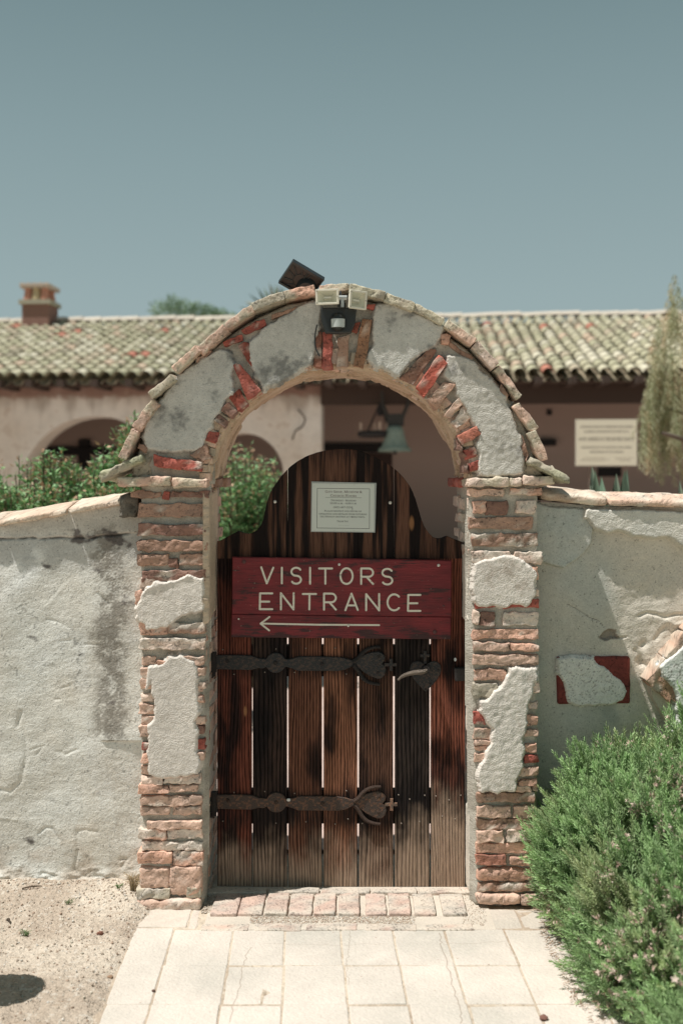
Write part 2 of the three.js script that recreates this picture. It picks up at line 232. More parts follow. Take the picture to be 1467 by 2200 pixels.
{
  // mortar core: piers and ring
  const ring = [...outerPx.map((p) => p), ...Array.from({ length: 41 }, (_, i) => innerPx(Math.PI - Math.PI * i / 40))];
  const core = (poly, o) => { const s = new THREE.Shape(xy(poly).map((p) => new THREE.Vector2(...p))); return new THREE.ExtrudeGeometry(s, { depth: THICK - .05, bevelEnabled: false, curveSegments: 1, ...o }).translate(0, 0, -THICK + .008); };
  const paint = (g) => { const n = g.attributes.position.count, c = []; for (let i = 0; i < n; i++) c.push(.48, .45, .385); g.setAttribute('color', new THREE.Float32BufferAttribute(c, 3)); return g; };
  const ringIn = [...outerPx, ...Array.from({ length: 41 }, (_, i) => { const a = Math.PI - Math.PI * i / 40, p = innerPx(a); return [p[0] - 5 * Math.cos(a), p[1] - 5 * Math.sin(a)]; })];
  mesh('mortar', mergeGeometries([paint(core(ringIn)), paint(core([[302, 1040], [443, 1040], [436, 1952], [303, 1952]])), paint(core([[1008, 1040], [1156, 1040], [1152, 1948], [1021, 1948]]))]), mMortar, arch);
  const face = (poly, seed, s) => patch(xy(poly), -.028, .012, { step: .009, lump: .009, ragged: .0, edge: .006, col: mortarCol, seed, sink: .05 });
  mesh('mortar', face(ringIn, 3), mMortar, arch); mesh('mortar', face([[302, 1040], [443, 1040], [438, 1700], [434, 1952], [303, 1952]], 5), mMortar, arch); mesh('mortar', face([[1008, 1040], [1156, 1040], [1154, 1650], [1152, 1948], [1021, 1948], [1012, 1500]], 7), mMortar, arch);
}
const addBrick = (q, key, o = {}) => { const z = o.z ?? rr(-.004, .007); mesh(o.name || 'brick', block(pq(q, 0), z, o.depth ?? .15, { col: mul3(BC[key], rr(.86, 1.14)), lime: .2, ...o }), mBrick, arch); };
const R3 = (f, rows) => rows.forEach(([a, b, y0, y1, k, o]) => { const j = () => rr(-2.2, 2.2); addBrick(L(f, [a, y0 + j()], [b, y0 + j()], [b + j(), y1 + j()], [a + j(), y1 + j()]), k, o); });
// left pier, from the top course down
R3(f3, [[85, 385, 330, 395, 'b'], [392, 462, 335, 415, 'r'], [470, 835, 328, 392, 'd', { lime: .1 }],
  [165, 790, 450, 572, 'b', { lime: .1 }], [168, 800, 640, 748, 'd', { lime: .3 }], [152, 820, 795, 898, 'b', { lime: .1 }],
  [148, 442, 925, 1035, 'b', { lime: .1 }], [445, 540, 960, 1048, 'd'], [552, 815, 925, 1032, 'b'], [200, 800, 1080, 1190, 'd'], [180, 330, 1150, 1250, 'p'],
  [128, 330, 1280, 1402, 'o', { lime: .1 }], [178, 440, 1560, 1690, 'o'], [440, 800, 1580, 1675, 'b', { lime: .5 }], [180, 800, 1722, 1824, 'p', { lime: .55 }],
  [192, 330, 1895, 1972, 't'], [335, 450, 1930, 1985, 'o'], [440, 790, 1890, 1975, 't'], [190, 300, 1995, 2095, 't'], [720, 800, 1995, 2085, 't'], [188, 300, 2110, 2200, 't'], [735, 805, 2130, 2200, 'p']]);
R3(f4, [[186, 282, 0, 82, 'o'], [190, 290, 128, 205, 'p'], [163, 300, 228, 318, 't'], [186, 322, 325, 412, 't'], [162, 250, 420, 512, 't'], [192, 265, 570, 640, 'r', { lime: .2 }], [192, 270, 668, 752, 'o'], [178, 262, 780, 862, 't'],
  [700, 752, 45, 110, 't'], [690, 755, 140, 208, 'o'], [672, 770, 335, 402, 't'], [690, 760, 425, 490, 'd'], [690, 765, 540, 632, 'r'], [680, 762, 650, 735, 't'],
  [186, 390, 875, 955, 'p'], [392, 735, 868, 945, 't', { lime: .5 }], [165, 436, 960, 1030, 'o'], [440, 705, 958, 1020, 't'], [178, 738, 1058, 1148, 't'], [178, 442, 1160, 1236, 't'], [472, 736, 1155, 1235, 't'],
  [236, 738, 1282, 1358, 't'], [162, 420, 1360, 1448, 'o', { lime: .5 }], [428, 745, 1358, 1450, 'p', { lime: .5 }], [190, 745, 1472, 1560, 'p', { lime: .55 }], [155, 468, 1565, 1676, 'o'], [470, 745, 1560, 1690, 'o', { lime: .45 }],
  [165, 445, 1700, 1895, 't', { lime: .15, r: .012, z: .002 }], [440, 738, 1695, 1960, 't', { lime: .15, r: .012, z: .004 }], [150, 450, 1898, 1990, 'g', { z: .01, lime: .5 }], [600, 730, 1890, 1990, 'g', { z: .006 }], [150, 735, 1988, 2092, 't', { z: .022, lime: .5, r: .012 }]]);
// right pier
R3(f5, [[200, 540, 220, 290, 't'], [590, 890, 215, 282, 'o', { lime: .4 }], [242, 372, 335, 445, 'o'], [375, 575, 335, 472, 'd', { lime: .1 }], [655, 840, 328, 450, 'p', { lime: .5 }], [210, 810, 488, 602, 'b', { lime: .05 }], [236, 858, 640, 768, 'b', { lime: .4 }],
  [232, 592, 808, 925, 'p', { lime: .5 }], [632, 895, 815, 925, 'p', { lime: .5 }], [750, 862, 955, 1080, 'o'], [770, 868, 1168, 1232, 'p'], [265, 870, 1262, 1348, 'r', { lime: .02, z: -.006 }], [240, 300, 1370, 1500, 'p'], [310, 455, 1385, 1520, 'd'], [528, 860, 1390, 1515, 'p', { lime: .55 }],
  [238, 864, 1550, 1640, 'o'], [240, 592, 1672, 1752, 't'], [594, 858, 1682, 1750, 'o'], [236, 860, 1788, 1884, 't'], [250, 560, 1925, 2032, 'o'], [570, 860, 1905, 2035, 'g'], [235, 480, 2055, 2190, 'g'], [780, 872, 2050, 2150, 'p']]);
R3(f6, [[700, 820, 205, 275, 'p'], [240, 350, 300, 412, 'r', { lime: .2 }], [700, 825, 332, 410, 'o', { lime: .1 }], [242, 405, 448, 540, 't'], [690, 835, 450, 522, 't'], [245, 385, 552, 600, 't'], [250, 372, 605, 645, 'o'], [700, 820, 575, 655, 'o'], [250, 360, 672, 752, 't'], [700, 832, 688, 758, 'r', { lime: .15 }],
  [640, 825, 795, 872, 't'], [645, 825, 908, 962, 'o'], [610, 765, 965, 1022, 't'], [775, 825, 962, 1020, 't'], [258, 800, 1034, 1118, 'b', { lime: .3 }], [268, 578, 1152, 1258, 't'], [602, 805, 1155, 1262, 't'], [262, 805, 1268, 1368, 'b', { lime: .35 }], [268, 512, 1375, 1478, 't'], [540, 805, 1368, 1470, 'p', { lime: .45 }],
  [264, 805, 1490, 1582, 'o'], [258, 535, 1596, 1688, 'o', { lime: .25, col: [.44, .2, .14] }], [570, 805, 1605, 1690, 'o'], [268, 805, 1715, 1835, 'o', { r: .014 }], [275, 805, 1845, 1935, 'b', { r: .012, lime: .4 }], [262, 662, 1945, 2035, 't', { z: .016, r: .012 }], [668, 805, 1945, 2035, 't', { z: .012 }]]);
// courses in the reveals of the opening, behind the front ones
for (const side of [-1, 1]) for (let y = 1068, i = 0; y < 1946; y += 36 + 4 * Math.sin(i * 2.3), i++) {
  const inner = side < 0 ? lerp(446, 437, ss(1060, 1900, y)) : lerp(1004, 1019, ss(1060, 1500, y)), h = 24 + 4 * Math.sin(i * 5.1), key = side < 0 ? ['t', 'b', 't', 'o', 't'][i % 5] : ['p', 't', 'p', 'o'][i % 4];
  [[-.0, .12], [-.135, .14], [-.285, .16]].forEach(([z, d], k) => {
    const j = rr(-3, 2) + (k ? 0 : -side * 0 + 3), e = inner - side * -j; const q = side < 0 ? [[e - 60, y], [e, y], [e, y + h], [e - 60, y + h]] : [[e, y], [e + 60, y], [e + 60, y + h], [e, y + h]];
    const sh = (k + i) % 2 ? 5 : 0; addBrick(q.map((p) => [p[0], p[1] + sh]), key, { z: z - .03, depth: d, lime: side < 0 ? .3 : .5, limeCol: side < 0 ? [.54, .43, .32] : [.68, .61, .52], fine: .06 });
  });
}
// ledge of flat tiles at the springing, and its second course
const ledge = (f, l) => l.forEach(([a, b, y0, y1, k, z, o]) => addBrick(L(f, [a, y0], [b, y0 + 2], [b, y1], [a, y1]), k, { name: 'tile', z, depth: .2, r: .008, lime: .5, limeCol: [.64, .57, .43], ...o }));
ledge(f1, [[152, 463, 1316, 1372, 't', .035], [468, 676, 1322, 1376, 't', .032]]); ledge(f2, [[818, 1060, 1268, 1322, 'p', .032], [1064, 1138, 1270, 1318, 'p', .03], [1142, 1322, 1256, 1312, 'p', .036]]);
for (const [x0, x1, z] of [[300, 462, -.17], [300, 470, -.32], [994, 1150, -.17], [988, 1150, -.32]]) addBrick(rect(x0, x1, 1026, 1046), x0 < 600 ? 'b' : 'r', { name: 'tile', z, depth: .145, r: .007 });
// thin bricks lining the arch, two deep
for (let i = 0, n = 44; i < n; i++) {
  const a0 = Math.PI * (i + .06) / n, a1 = Math.PI * (i + .94) / n, out = 26 + 12 * Math.abs(Math.sin(i * 3.7)), P = (a, d) => { const p = innerPx(a); return [p[0] - d * Math.cos(a), p[1] - d * Math.sin(a)]; };
  [[-.004, .13], [-.14, .15], [-.297, .15]].forEach(([z, d], k) => { const e = rr(-1, 3); addBrick([P(a0, out), P(a1, out), P(a1, e), P(a0, e)], ['t', 'g', 't', 'p'][(i * 3 + k) % 4], { z: z + (k ? 0 : rr(-.006, .004)), depth: d, lime: .5, limeCol: [.60, .47, .34], rough: .0035, fine: .05 }); });
}
// the beige render that still covers much of the soffit
{
  const Ls = 1.30, g = patch([[.02, -.45], [Ls - .02, -.45], [Ls - .02, -.018], [.02, -.018]], 0, .010, { step: .0075, ragged: .012, edge: .005, lump: .006, sink: .016, seed: 61, keep: (s, z) => .028 * (fbm(s * 7, z * 11, 5, 4) * 2.6 - .03 + .16 * ss(.05, .22, -z)), col: (s, z) => mul3(mix3([.60, .475, .35], [.50, .36, .25], clamp(.5 + 2 * fbm(s * 8, z * 14, 2, 4), 0, 1)), 1 + .25 * fbm(s * 30, z * 60, 7, 2)) });
  const p = g.attributes.position; for (let i = 0; i < p.count; i++) { const a = Math.PI * p.getX(i) / Ls, z = p.getY(i), d = p.getZ(i), q = innerPx(a), w = at(q[0], q[1]); p.setXYZ(i, w[0] + d * Math.cos(a), w[1] - d * Math.sin(a), z); }
  const ix = g.index.array; for (let i = 0; i < ix.length; i += 3) { const t = ix[i]; ix[i] = ix[i + 1]; ix[i + 1] = t; } g.computeVertexNormals(); mesh('soffit_render', g, mSmooth, arch);
}
// bricks bared on the face of the arch
const FB = (f, l) => l.forEach(([k, ...q]) => { const o = q.length > 4 ? q.pop() : {}; addBrick(q.map((p) => f(...p)), k, { z: rr(.004, .012), depth: .1, lime: .24, vary: .34, ...o }); });
FB(f1, [['r', [355, 1188], [642, 1228], [640, 1292], [358, 1258], { z: .014 }], ['b', [560, 1182], [672, 1122], [690, 1218], [640, 1222]], ['r', [676, 1040], [740, 1058], [722, 1122], [662, 1108]], ['d', [742, 950], [792, 992], [772, 1040], [708, 985]], ['d', [792, 878], [842, 930], [812, 982], [748, 925]], ['r', [850, 800], [905, 892], [852, 932], [792, 852], { col: [.30, .075, .05] }], ['r', [815, 668], [862, 660], [985, 815], [905, 868], { z: .016, rough: .005 }], ['r', [848, 545], [912, 530], [935, 690], [900, 640], { col: [.3, .08, .055] }],
  ['r', [868, 452], [1000, 393], [1012, 432], [880, 492]], ['r', [760, 528], [868, 482], [876, 512], [768, 566]], ['b', [1040, 372], [1195, 318], [1190, 350], [1040, 402]], ['b', [270, 1120], [320, 1150], [310, 1180], [262, 1150]], ['b', [600, 620], [700, 575], [690, 600], [600, 650]]]);
FB(f8, [['b', [585, 850], [640, 830], [640, 1225], [560, 1215], { col: [.27, .12, .08] }], ['r', [652, 850], [748, 850], [762, 1225], [650, 1228], { z: .016 }], ['b', [815, 895], [932, 885], [912, 1215], [800, 1225], { z: .008 }], ['o', [1062, 705], [1168, 718], [1085, 1230], [975, 1215], { z: .012, col: [.36, .19, .11] }], ['r', [960, 760], [1050, 740], [1010, 860], [950, 850], { col: [.3, .09, .06] }], ['r', [1115, 545], [1205, 570], [1195, 615], [1105, 605]], ['r', [1135, 450], [1240, 480], [1300, 512], [1130, 492]]]);
FB(f2, [['b', [598, 508], [642, 520], [512, 728], [430, 690], { col: [.28, .15, .105] }], ['r', [655, 545], [702, 610], [572, 802], [518, 742], { z: .02, rough: .005, col: [.50, .125, .085] }], ['o', [680, 705], [752, 722], [640, 870], [588, 815], { z: .016, col: [.52, .32, .23] }], ['t', [780, 795], [800, 835], [722, 922], [683, 900], { z: .016 }], ['t', [805, 845], [855, 908], [762, 982], [728, 950], { lime: .5 }], ['r', [872, 965], [898, 1015], [790, 1082], [758, 1022], { z: .018, col: [.52, .19, .13] }], ['d', [755, 1030], [792, 1082], [800, 1110], [760, 1105]], ['r', [800, 1108], [874, 1085], [882, 1142], [808, 1165]], ['r', [828, 1182], [888, 1158], [896, 1222], [838, 1235]], ['d', [790, 1115], [830, 1150], [838, 1240], [800, 1240]], ['o', [668, 430], [722, 440], [712, 492], [668, 482]], ['b', [1020, 720], [1060, 790], [1040, 830], [1000, 760]], ['b', [1140, 1020], [1180, 1120], [1165, 1180], [1150, 1150]], ['b', [720, 470], [860, 560], [850, 590], [720, 500], { z: -.004 }]]);
// coping tiles round the outer edge, joint by joint
{
  const T = [[261, 982, 287, 922, 't'], [288, 917, 331, 858, 't'], [323, 846, 374, 806, 'g'], [373, 793, 424, 745, 't'], [426, 750, 482, 701, 't'], [484, 700, 541, 659, 't'], [542, 656, 608, 631, 'g'], [610, 629, 675, 617, 'o'], [686, 616, 750, 612, 't'], [752, 613, 827, 631, 'g'], [829, 632, 891, 655, 'g'], [893, 655, 954, 687, 'g'], [961, 690, 1021, 731, 't'], [1023, 735, 1069, 783, 'p'], [1071, 786, 1119, 850, 't'], [1111, 864, 1154, 919, 't'], [1146, 924, 1173, 985, 't']];
  T.forEach(([x0, y0, x1, y1, k], i) => {
    const l = Math.hypot(x1 - x0, y1 - y0), nx = (y1 - y0) / l, ny = -(x1 - x0) / l, t = 18.5 + 2 * Math.sin(i * 2.1), q = [[x0, y0], [x1, y1], [x1 - nx * t, y1 - ny * t], [x0 - nx * t, y0 - ny * t]];
    for (const [z, d] of [[(i < 8 ? .052 : i < 13 ? .040 : .034) + .009 * Math.sin(i * 4.4), .27], [-.225, .27]]) addBrick(q, k, { name: 'tile', z, depth: d, r: .004, rough: .0030, lime: i > 8 && i < 13 ? .55 : .38, limeCol: i > 7 && i < 13 ? [.66, .60, .45] : [.52, .48, .36], crown: .006 });
  });
  // flared tiles at both feet of the coping
  addBrick(L(f1, [45, 1300], [290, 1190], [312, 1225], [62, 1350]), 'g', { name: 'tile', z: .05, depth: .27, r: .014, rough: .005, lime: .4, limeCol: [.42, .42, .27], crown: .01 }); addBrick(L(f1, [160, 1235], [235, 1205], [300, 1205], [210, 1260]), 'g', { name: 'tile', z: .035, depth: .2, r: .012 });
  addBrick(L(f2, [1190, 1140], [1418, 1272], [1400, 1306], [1160, 1180]), 'g', { name: 'tile', z: .05, depth: .27, r: .014, rough: .005, lime: .45, limeCol: [.42, .41, .28], crown: .01 });
  addBrick(L(f1, [225, 1240], [340, 1160], [350, 1310], [210, 1310]), 'g', { z: -.01, depth: .4, r: .02, rough: .008 }); addBrick(L(f2, [1145, 1130], [1230, 1180], [1290, 1262], [1145, 1262]), 'g', { z: -.01, depth: .4, r: .02, rough: .008 });
}
// plaster patches
const pl = (f, pts) => xy(L(f, ...pts));
const speck = (x, y, base, dark, k, s) => { const n = fbm(x * 7 + s, y * 7, 2.5, 5), m = fbm(x * 40, y * 40, s, 3); return mix3(mul3(base, 1 + .25 * m + .18 * fbm(x * 3, y * 3, s, 2)), dark, clamp(ss(.02, .42, n + m * .5 + k) * .85, 0, 1)); };
const archCol = (k, s) => (x, y) => speck(x, y, [.61, .60, .555], [.20, .20, .19], k - .06, s);
mesh('plaster', patch(pl(f1, [[285, 1080], [322, 1150], [400, 1165], [560, 1172], [640, 1140], [678, 1055], [710, 985], [755, 905], [820, 820], [808, 740], [828, 660], [800, 590], [740, 572], [680, 600], [600, 650], [500, 730], [440, 820], [370, 890], [320, 960]]), .003, .009, { col: archCol(.08, 2), seed: 1 }), mPlaster, arch);
mesh('plaster', patch(pl(f1, [[908, 530], [1010, 440], [1100, 382], [1200, 322], [1290, 300], [1327, 310], [1325, 450], [1302, 530], [1285, 655], [1180, 715], [1060, 780], [1000, 808], [938, 725], [908, 610]]), .003, .009, { col: archCol(.08, 5), seed: 2 }), mPlaster, arch);
mesh('plaster', patch(pl(f2, [[290, 260], [380, 245], [500, 290], [600, 340], [690, 390], [680, 420], [640, 490], [560, 540], [490, 590], [430, 680], [350, 640], [280, 620], [240, 570], [272, 480], [278, 400], [268, 330]]), .003, .009, { col: archCol(.02, 9), seed: 3 }), mPlaster, arch);
mesh('plaster', patch(pl(f2, [[705, 560], [760, 550], [850, 580], [890, 620], [940, 670], [1000, 740], [1042, 800], [1075, 880], [1105, 950], [1135, 1030], [1150, 1230], [1140, 1252], [878, 1262], [890, 1180], [878, 1100], [888, 1010], [850, 930], [800, 850], [752, 770], [745, 720], [682, 680], [702, 610]]), .003, .012, { col: (x, y) => speck(x, y, [.60, .575, .52], [.26, .25, .235], -.12, 11), seed: 4, lump: .004 }), mPlaster, arch);
const pierCol = (s) => (x, y) => speck(x, y, [.74, .685, .62], [.44, .38, .32], -.12, s);
mesh('plaster', patch(pl(f3, [[640, 1115], [780, 1160], [788, 1460], [620, 1490], [520, 1560], [350, 1640], [250, 1630], [150, 1530], [148, 1420], [180, 1350], [230, 1250], [330, 1185], [430, 1190]]), .003, .010, { col: pierCol(1), seed: 5, step: .004, lump: .003, relief: (x, y) => .006 * Math.exp(-Math.pow((y - 1.33 - .35 * (x + .7)) / .02, 2)) }), mPlaster, arch);
mesh('plaster', patch([...pl(f3, [[450, 1890], [560, 1880], [700, 1940], [728, 2000], [732, 2200]]), ...pl(f4, [[700, 0], [702, 140], [720, 255], [682, 380], [700, 500], [690, 640], [718, 740], [700, 860], [500, 890], [320, 890], [258, 860], [240, 740], [262, 560], [240, 420], [318, 330], [290, 130], [278, 0]]), ...pl(f3, [[245, 2200], [250, 1990], [400, 1965]])], .003, .010, { col: pierCol(4), seed: 6, step: .0045 }), mPlaster, arch);
mesh('plaster', patch(pl(f5, [[258, 930], [400, 880], [600, 850], [720, 890], [790, 960], [835, 1020], [830, 1180], [800, 1290], [740, 1330], [620, 1310], [560, 1340], [280, 1328], [250, 1280]]), .003, .010, { col: pierCol(7), seed: 7, step: .004 }), mPlaster, arch);
mesh('plaster', patch([...pl(f5, [[585, 1912], [850, 1908], [850, 2020], [820, 2080]]), ...pl(f6, [[790, 20], [770, 160], [722, 240], [720, 380], [692, 520], [700, 650], [680, 800], [640, 900], [608, 1012], [440, 1030], [300, 1012], [268, 950], [278, 860], [320, 740], [380, 600], [408, 450], [310, 300], [308, 200], [390, 150], [480, 80]])], .003, .013, { col: pierCol(10), seed: 8, step: .0045, lump: .004, ragged: .01 }), mPlaster, arch);
// render left on the reveals
const reveal = (side, y0, y1, z0, z1, name, col, s) => { const ym = (y) => EYE - (y - 1040) * DIST / FOCAL, Y0 = ym(y1), Y1 = ym(y0), X = side < 0 ? lerp(446, 437, ss(1060, 1900, (y0 + y1) / 2)) : lerp(1004, 1019, ss(1060, 1500, (y0 + y1) / 2)); const p = side < 0 ? [[-z0, Y0], [-z1, Y0 + .03], [-z1 - .02, Y1], [-z0, Y1 - .02]] : [[z1, Y0], [z0, Y0 + .02], [z0, Y1], [z1, Y1 - .02]]; const g = patch(p, 0, .006, { step: .006, ragged: .012, col, seed: s, edge: .008 }); g.rotateY(side < 0 ? Math.PI / 2 : -Math.PI / 2).translate(at(X, 1000)[0] - side * .004, 0, 0); mesh(name, g, mSmooth, arch); };
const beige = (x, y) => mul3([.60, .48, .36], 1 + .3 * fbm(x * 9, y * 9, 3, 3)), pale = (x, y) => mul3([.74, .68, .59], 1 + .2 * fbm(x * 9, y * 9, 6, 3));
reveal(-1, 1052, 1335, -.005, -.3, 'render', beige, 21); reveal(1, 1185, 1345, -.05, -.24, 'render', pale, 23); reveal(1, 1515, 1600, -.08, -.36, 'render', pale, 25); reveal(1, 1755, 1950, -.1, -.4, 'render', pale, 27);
// ---------------------------------------------------------------- the adobe walls on both sides
const WZ = -.15;
const wpx = (X, z = WZ) => X * FOCAL / (DIST - z) + 733.5, wpy = (Y, z = WZ) => 1040 - (Y - EYE) * FOCAL / (DIST - z);
function sheet(x0, x1, y0, y1, step, zf, cf, top) {
  const nx = Math.round((x1 - x0) / step), ny = Math.round((y1 - y0) / step), P = [], C = [], U = [], I = [];
  for (let j = 0; j <= ny; j++) for (let i = 0; i <= nx; i++) { const x = x0 + (x1 - x0) * i / nx, yt = Math.min(y1, top(x)), y = y0 + (yt - y0) * j / ny; P.push(x, y, zf(x, y)); C.push(...cf(x, y)); U.push(x, y); }
  for (let j = 0; j < ny; j++) for (let i = 0; i < nx; i++) { const a = j * (nx + 1) + i, b = a + 1, c = a + nx + 1, d = c + 1; I.push(a, b, d, a, d, c); }
  const g = new THREE.BufferGeometry(); g.setAttribute('position', new THREE.Float32BufferAttribute(P, 3)); g.setAttribute('color', new THREE.Float32BufferAttribute(C, 3)); g.setAttribute('uv', new THREE.Float32BufferAttribute(U, 2)); g.setIndex(I); g.computeVertexNormals(); return g;
}
const segd = (x, y, a, b) => { const dx = b[0] - a[0], dy = b[1] - a[1], t = clamp(((x - a[0]) * dx + (y - a[1]) * dy) / (dx * dx + dy * dy), 0, 1); return Math.hypot(x - a[0] - dx * t, y - a[1] - dy * t); };
const poly1 = (x, y, l) => { let m = 1e9; for (let i = 1; i < l.length; i++) m = Math.min(m, segd(x, y, l[i - 1], l[i])); return m; };
function wallBody(x0, x1, top, z0, z1) { const pts = [[x0, -.05], [x1, -.05]], n = 24; for (let i = 0; i <= n; i++) { const x = x1 + (x0 - x1) * i / n; pts.push([x, top(x)]); } const g = new THREE.ExtrudeGeometry(new THREE.Shape(pts.map((p) => new THREE.Vector2(...p))), { depth: z0 - z1, bevelEnabled: false }).translate(0, 0, z1), c = []; for (let i = 0; i < g.attributes.position.count; i++) c.push(.62, .56, .49); g.setAttribute('color', new THREE.Float32BufferAttribute(c, 3)); return g; }
{
  const w = thing('adobe_wall', 'pale plastered adobe wall with dark mould streak, its top sweeping up to the arch', 'wall', [-2.6, 0, -.35]);
  const top = (X) => { const x = wpx(X), y = x > 0 ? lerp(1128, 1084, Math.pow(clamp(x / 280, 0, 1), .85)) : lerp(1128, 1146, ss(0, -500, x)); return EYE - (y - 1040) * (DIST - WZ) / FOCAL; };
  const fz = crop(0, 1040, .2363), fb = crop(0, 1500, .3272), K = (f, ...l) => l.map((p) => f(...p));
  const dents = [[K(fz, [430, 1120], [560, 960], [605, 915]), 5, .0035], [K(fz, [890, 990], [985, 1085]), 3, -.012], [K(fz, [430, 1230], [520, 1250], [640, 1310]), 3, -.006], [K(fz, [160, 2200], [190, 2080]), 5, -.008], [K(fb, [0, 600], [70, 615], [140, 545], [175, 380], [165, 250], [120, 160], [135, 95]), 5, -.008], [K(fb, [370, 350], [430, 372], [500, 340]), 4, -.006], [K(fb, [260, 890], [300, 850], [345, 855], [390, 930]), 3, -.010], [K(fb, [200, 340], [285, 315], [240, 375]), 3, -.004], [K(fb, [505, 880], [560, 865], [640, 880]), 4, -.006], [K(fb, [505, 900], [515, 1000], [490, 1110]), 4, -.010], [K(fb, [270, 1200], [280, 1145], [380, 1165]), 4, -.012], [K(fb, [495, 1130], [550, 1170]), 6, -.014], [K(fb, [670, 1260], [700, 1200], [705, 1180]), 4, -.012], [K(fb, [790, 1060], [830, 1060], [800, 1110]), 5, -.012], [K(fb, [725, 560], [760, 800], [785, 1060]), 2, .004], [K(fb, [0, 785], [110, 800]), 3, .005], [K(fb, [580, 790], [580, 860]), 3, .005], [K(fz, [560, 1425], [640, 1420]), 3, -.006], [K(fz, [780, 1455], [890, 1462]), 3, -.006], [K(fz, [500, 1960], [545, 1960]), 3, -.006], [K(fz, [510, 1870], [640, 1835]), 3, -.004]];
  const crackY = (x) => 1156 + 5 * noise(x * .03, 1.5, 2) + 6 * noise(x * .008, 4.5, 2) - (x > 200 ? (x - 200) * .12 : 0);
  const zf = (X, Y) => {
    const x = wpx(X), y = wpy(Y); let z = WZ + .009 * fbm(X * 2.6, Y * 2.6, 1, 3) * 2 + .0011 * fbm(X * 16, Y * 22, 3, 3) * 2 + .0006 * noise(X * 60, Y * 60, 8);
    if (x > -60) for (const [l, wd, d] of dents) { const s = poly1(x, y, l); if (s < wd * 3) z += .4 * d * Math.exp(-s * s / (wd * wd * .7)); }
    z -= .012 * Math.exp(-Math.pow((y - crackY(x)) / 2.2, 2)) * ss(-.35, .1, noise(x * .05, 3, 7)); if (y < crackY(x)) z += .006;
    z += .009 * ss(214, 226, x) * ss(1593, 1590, y) * ss(1440, 1585, y);                        // a step in the render
    const base = ss(1845, 1915, y + 30 * fbm(X * 9, Y * 9, 5, 3)); z += base * (.010 + .03 * fbm(X * 18, Y * 30, 2, 4)) ;
    return z;
  };
  const cf = (X, Y) => {
    const x = wpx(X), y = wpy(Y), n = fbm(X * 4, Y * 4, 2, 4), m = fbm(X * 22, Y * 22, 6, 4), g = noise(X * 120, Y * 120, 2);
    let c = mix3([.80, .80, .75], [.71, .67, .59], clamp(.35 + n * 1.5, 0, 1)); c = mix3(c, [.82, .835, .82], .6 * ss(.05, .35, fbm(X * 3 + 5, Y * 2, 9, 4)));
    c = mix3(c, [.50, .465, .41], ss(1175, 1130, y + 14 * n + 12 * m) * .75);                     // darker old render above the crack
    const blue = ss(.0, .25, fbm(X * 6 + 3, Y * 8, 4.4, 4) + .25 * (ss(1225, 1165, y))); c = mix3(c, [.47, .475, .455], blue * ss(1245, 1190, y + 22 * n) * ss(1140, 1160, y) * .75);
    const cx = 244 + 22 * noise(y * .008, 2, 4) - 30 * ss(1300, 1100, y), wd = 40 + 18 * noise(y * .012, 7, 1), st = Math.exp(-Math.pow((x - cx) / wd, 2)) * (y < 1592 ? 1 : .35) * ss(1850, 1600, y); c = mix3(c, [.20, .18, .15], clamp(ss(.12, .85, st * (.72 + 1.5 * m + 1.1 * n + .8 * g)) * .8, 0, 1) * ss(1110, 1150, y + 20 * m));
    c = mix3(c, [.10, .085, .08], ss(.30, .5, fbm(X * 11, Y * 14, 7, 5) + .42 * Math.exp(-Math.pow((x - 225) / 75, 2) - Math.pow((y - 1165) / 45, 2))) * .9);
    if (y > 1770) c = mix3(c, [.52, .41, .31], ss(.05, .5, fbm(X * 8, Y * 12, 3.3, 5) + .35 * ss(1790, 1900, y)) * .5);
    const cr = Math.abs(y - crackY(x)); c = mix3(c, [.06, .05, .045], Math.exp(-cr * cr / 2.2) * ss(-.35, .1, noise(x * .05, 3, 7)) * .9);
    const hc = Math.abs(fbm(X * 5 + 7, Y * 4, 8, 4)), on = ss(.02, .16, fbm(X * 2.2, Y * 2.2, 3, 2)); if (hc < .006) c = mul3(c, 1 - .42 * on); c = mul3(c, 1 - .3 * ss(.30, .42, fbm(X * 34, Y * 34, 4, 2)));
    return mul3(c, 1 + .18 * m + .08 * g);
  };
  const X1 = at(306, 0, WZ)[0];
  mesh('render', sheet(-1.78, X1, -.04, 3, .0062, zf, cf, (X) => top(X) + .012), mSmooth, w);
  mesh('render', sheet(-4.6, -1.78, -.04, 3, .03, zf, cf, (X) => top(X) + .012), mSmooth, w);
  mesh('adobe_core', wallBody(-4.6, X1 + .03, top, WZ - .035, -.58), mSmooth, w);
  const caps = [[262, 1062, 148, 1080], [145, 1081, -2, 1107], [-5, 1107, -130, 1120], [-134, 1121, -262, 1129], [-266, 1129, -400, 1135], [-404, 1135, -540, 1139], [-545, 1139, -690, 1141], [-694, 1141, -840, 1142], [-844, 1142, -990, 1142], [-994, 1142, -1140, 1142], [-1144, 1142, -1290, 1142], [-1294, 1142, -1440, 1142], [-1444, 1142, -1650, 1142]];
  caps.forEach(([xr, yr, xl, yl], i) => { const t = 11, up = 13, q = [[xl, yl + up], [xr, yr + up], [xr, yr + up + t], [xl, yl + up + t]].map(([x, y]) => at(x, y, -.125)); mesh('coping_tile', block(q, -.125 + rr(-.006, .006), .5, { r: .012, crown: .036, col: mul3([.66, .50, .38], rr(.93, 1.07)), lime: .42, limeCol: [.74, .64, .52], rough: .003, fine: .03, vary: .3 }), mBrick, w); });
  mesh('mortar', block([[262, 1064], [300, 1062], [300, 1110], [255, 1112]].map(([x, y]) => at(x, y, -.11)), -.1, .4, { col: [.17, .155, .13], lime: .1, rough: .007, r: .015 }), mBrick, w);
}
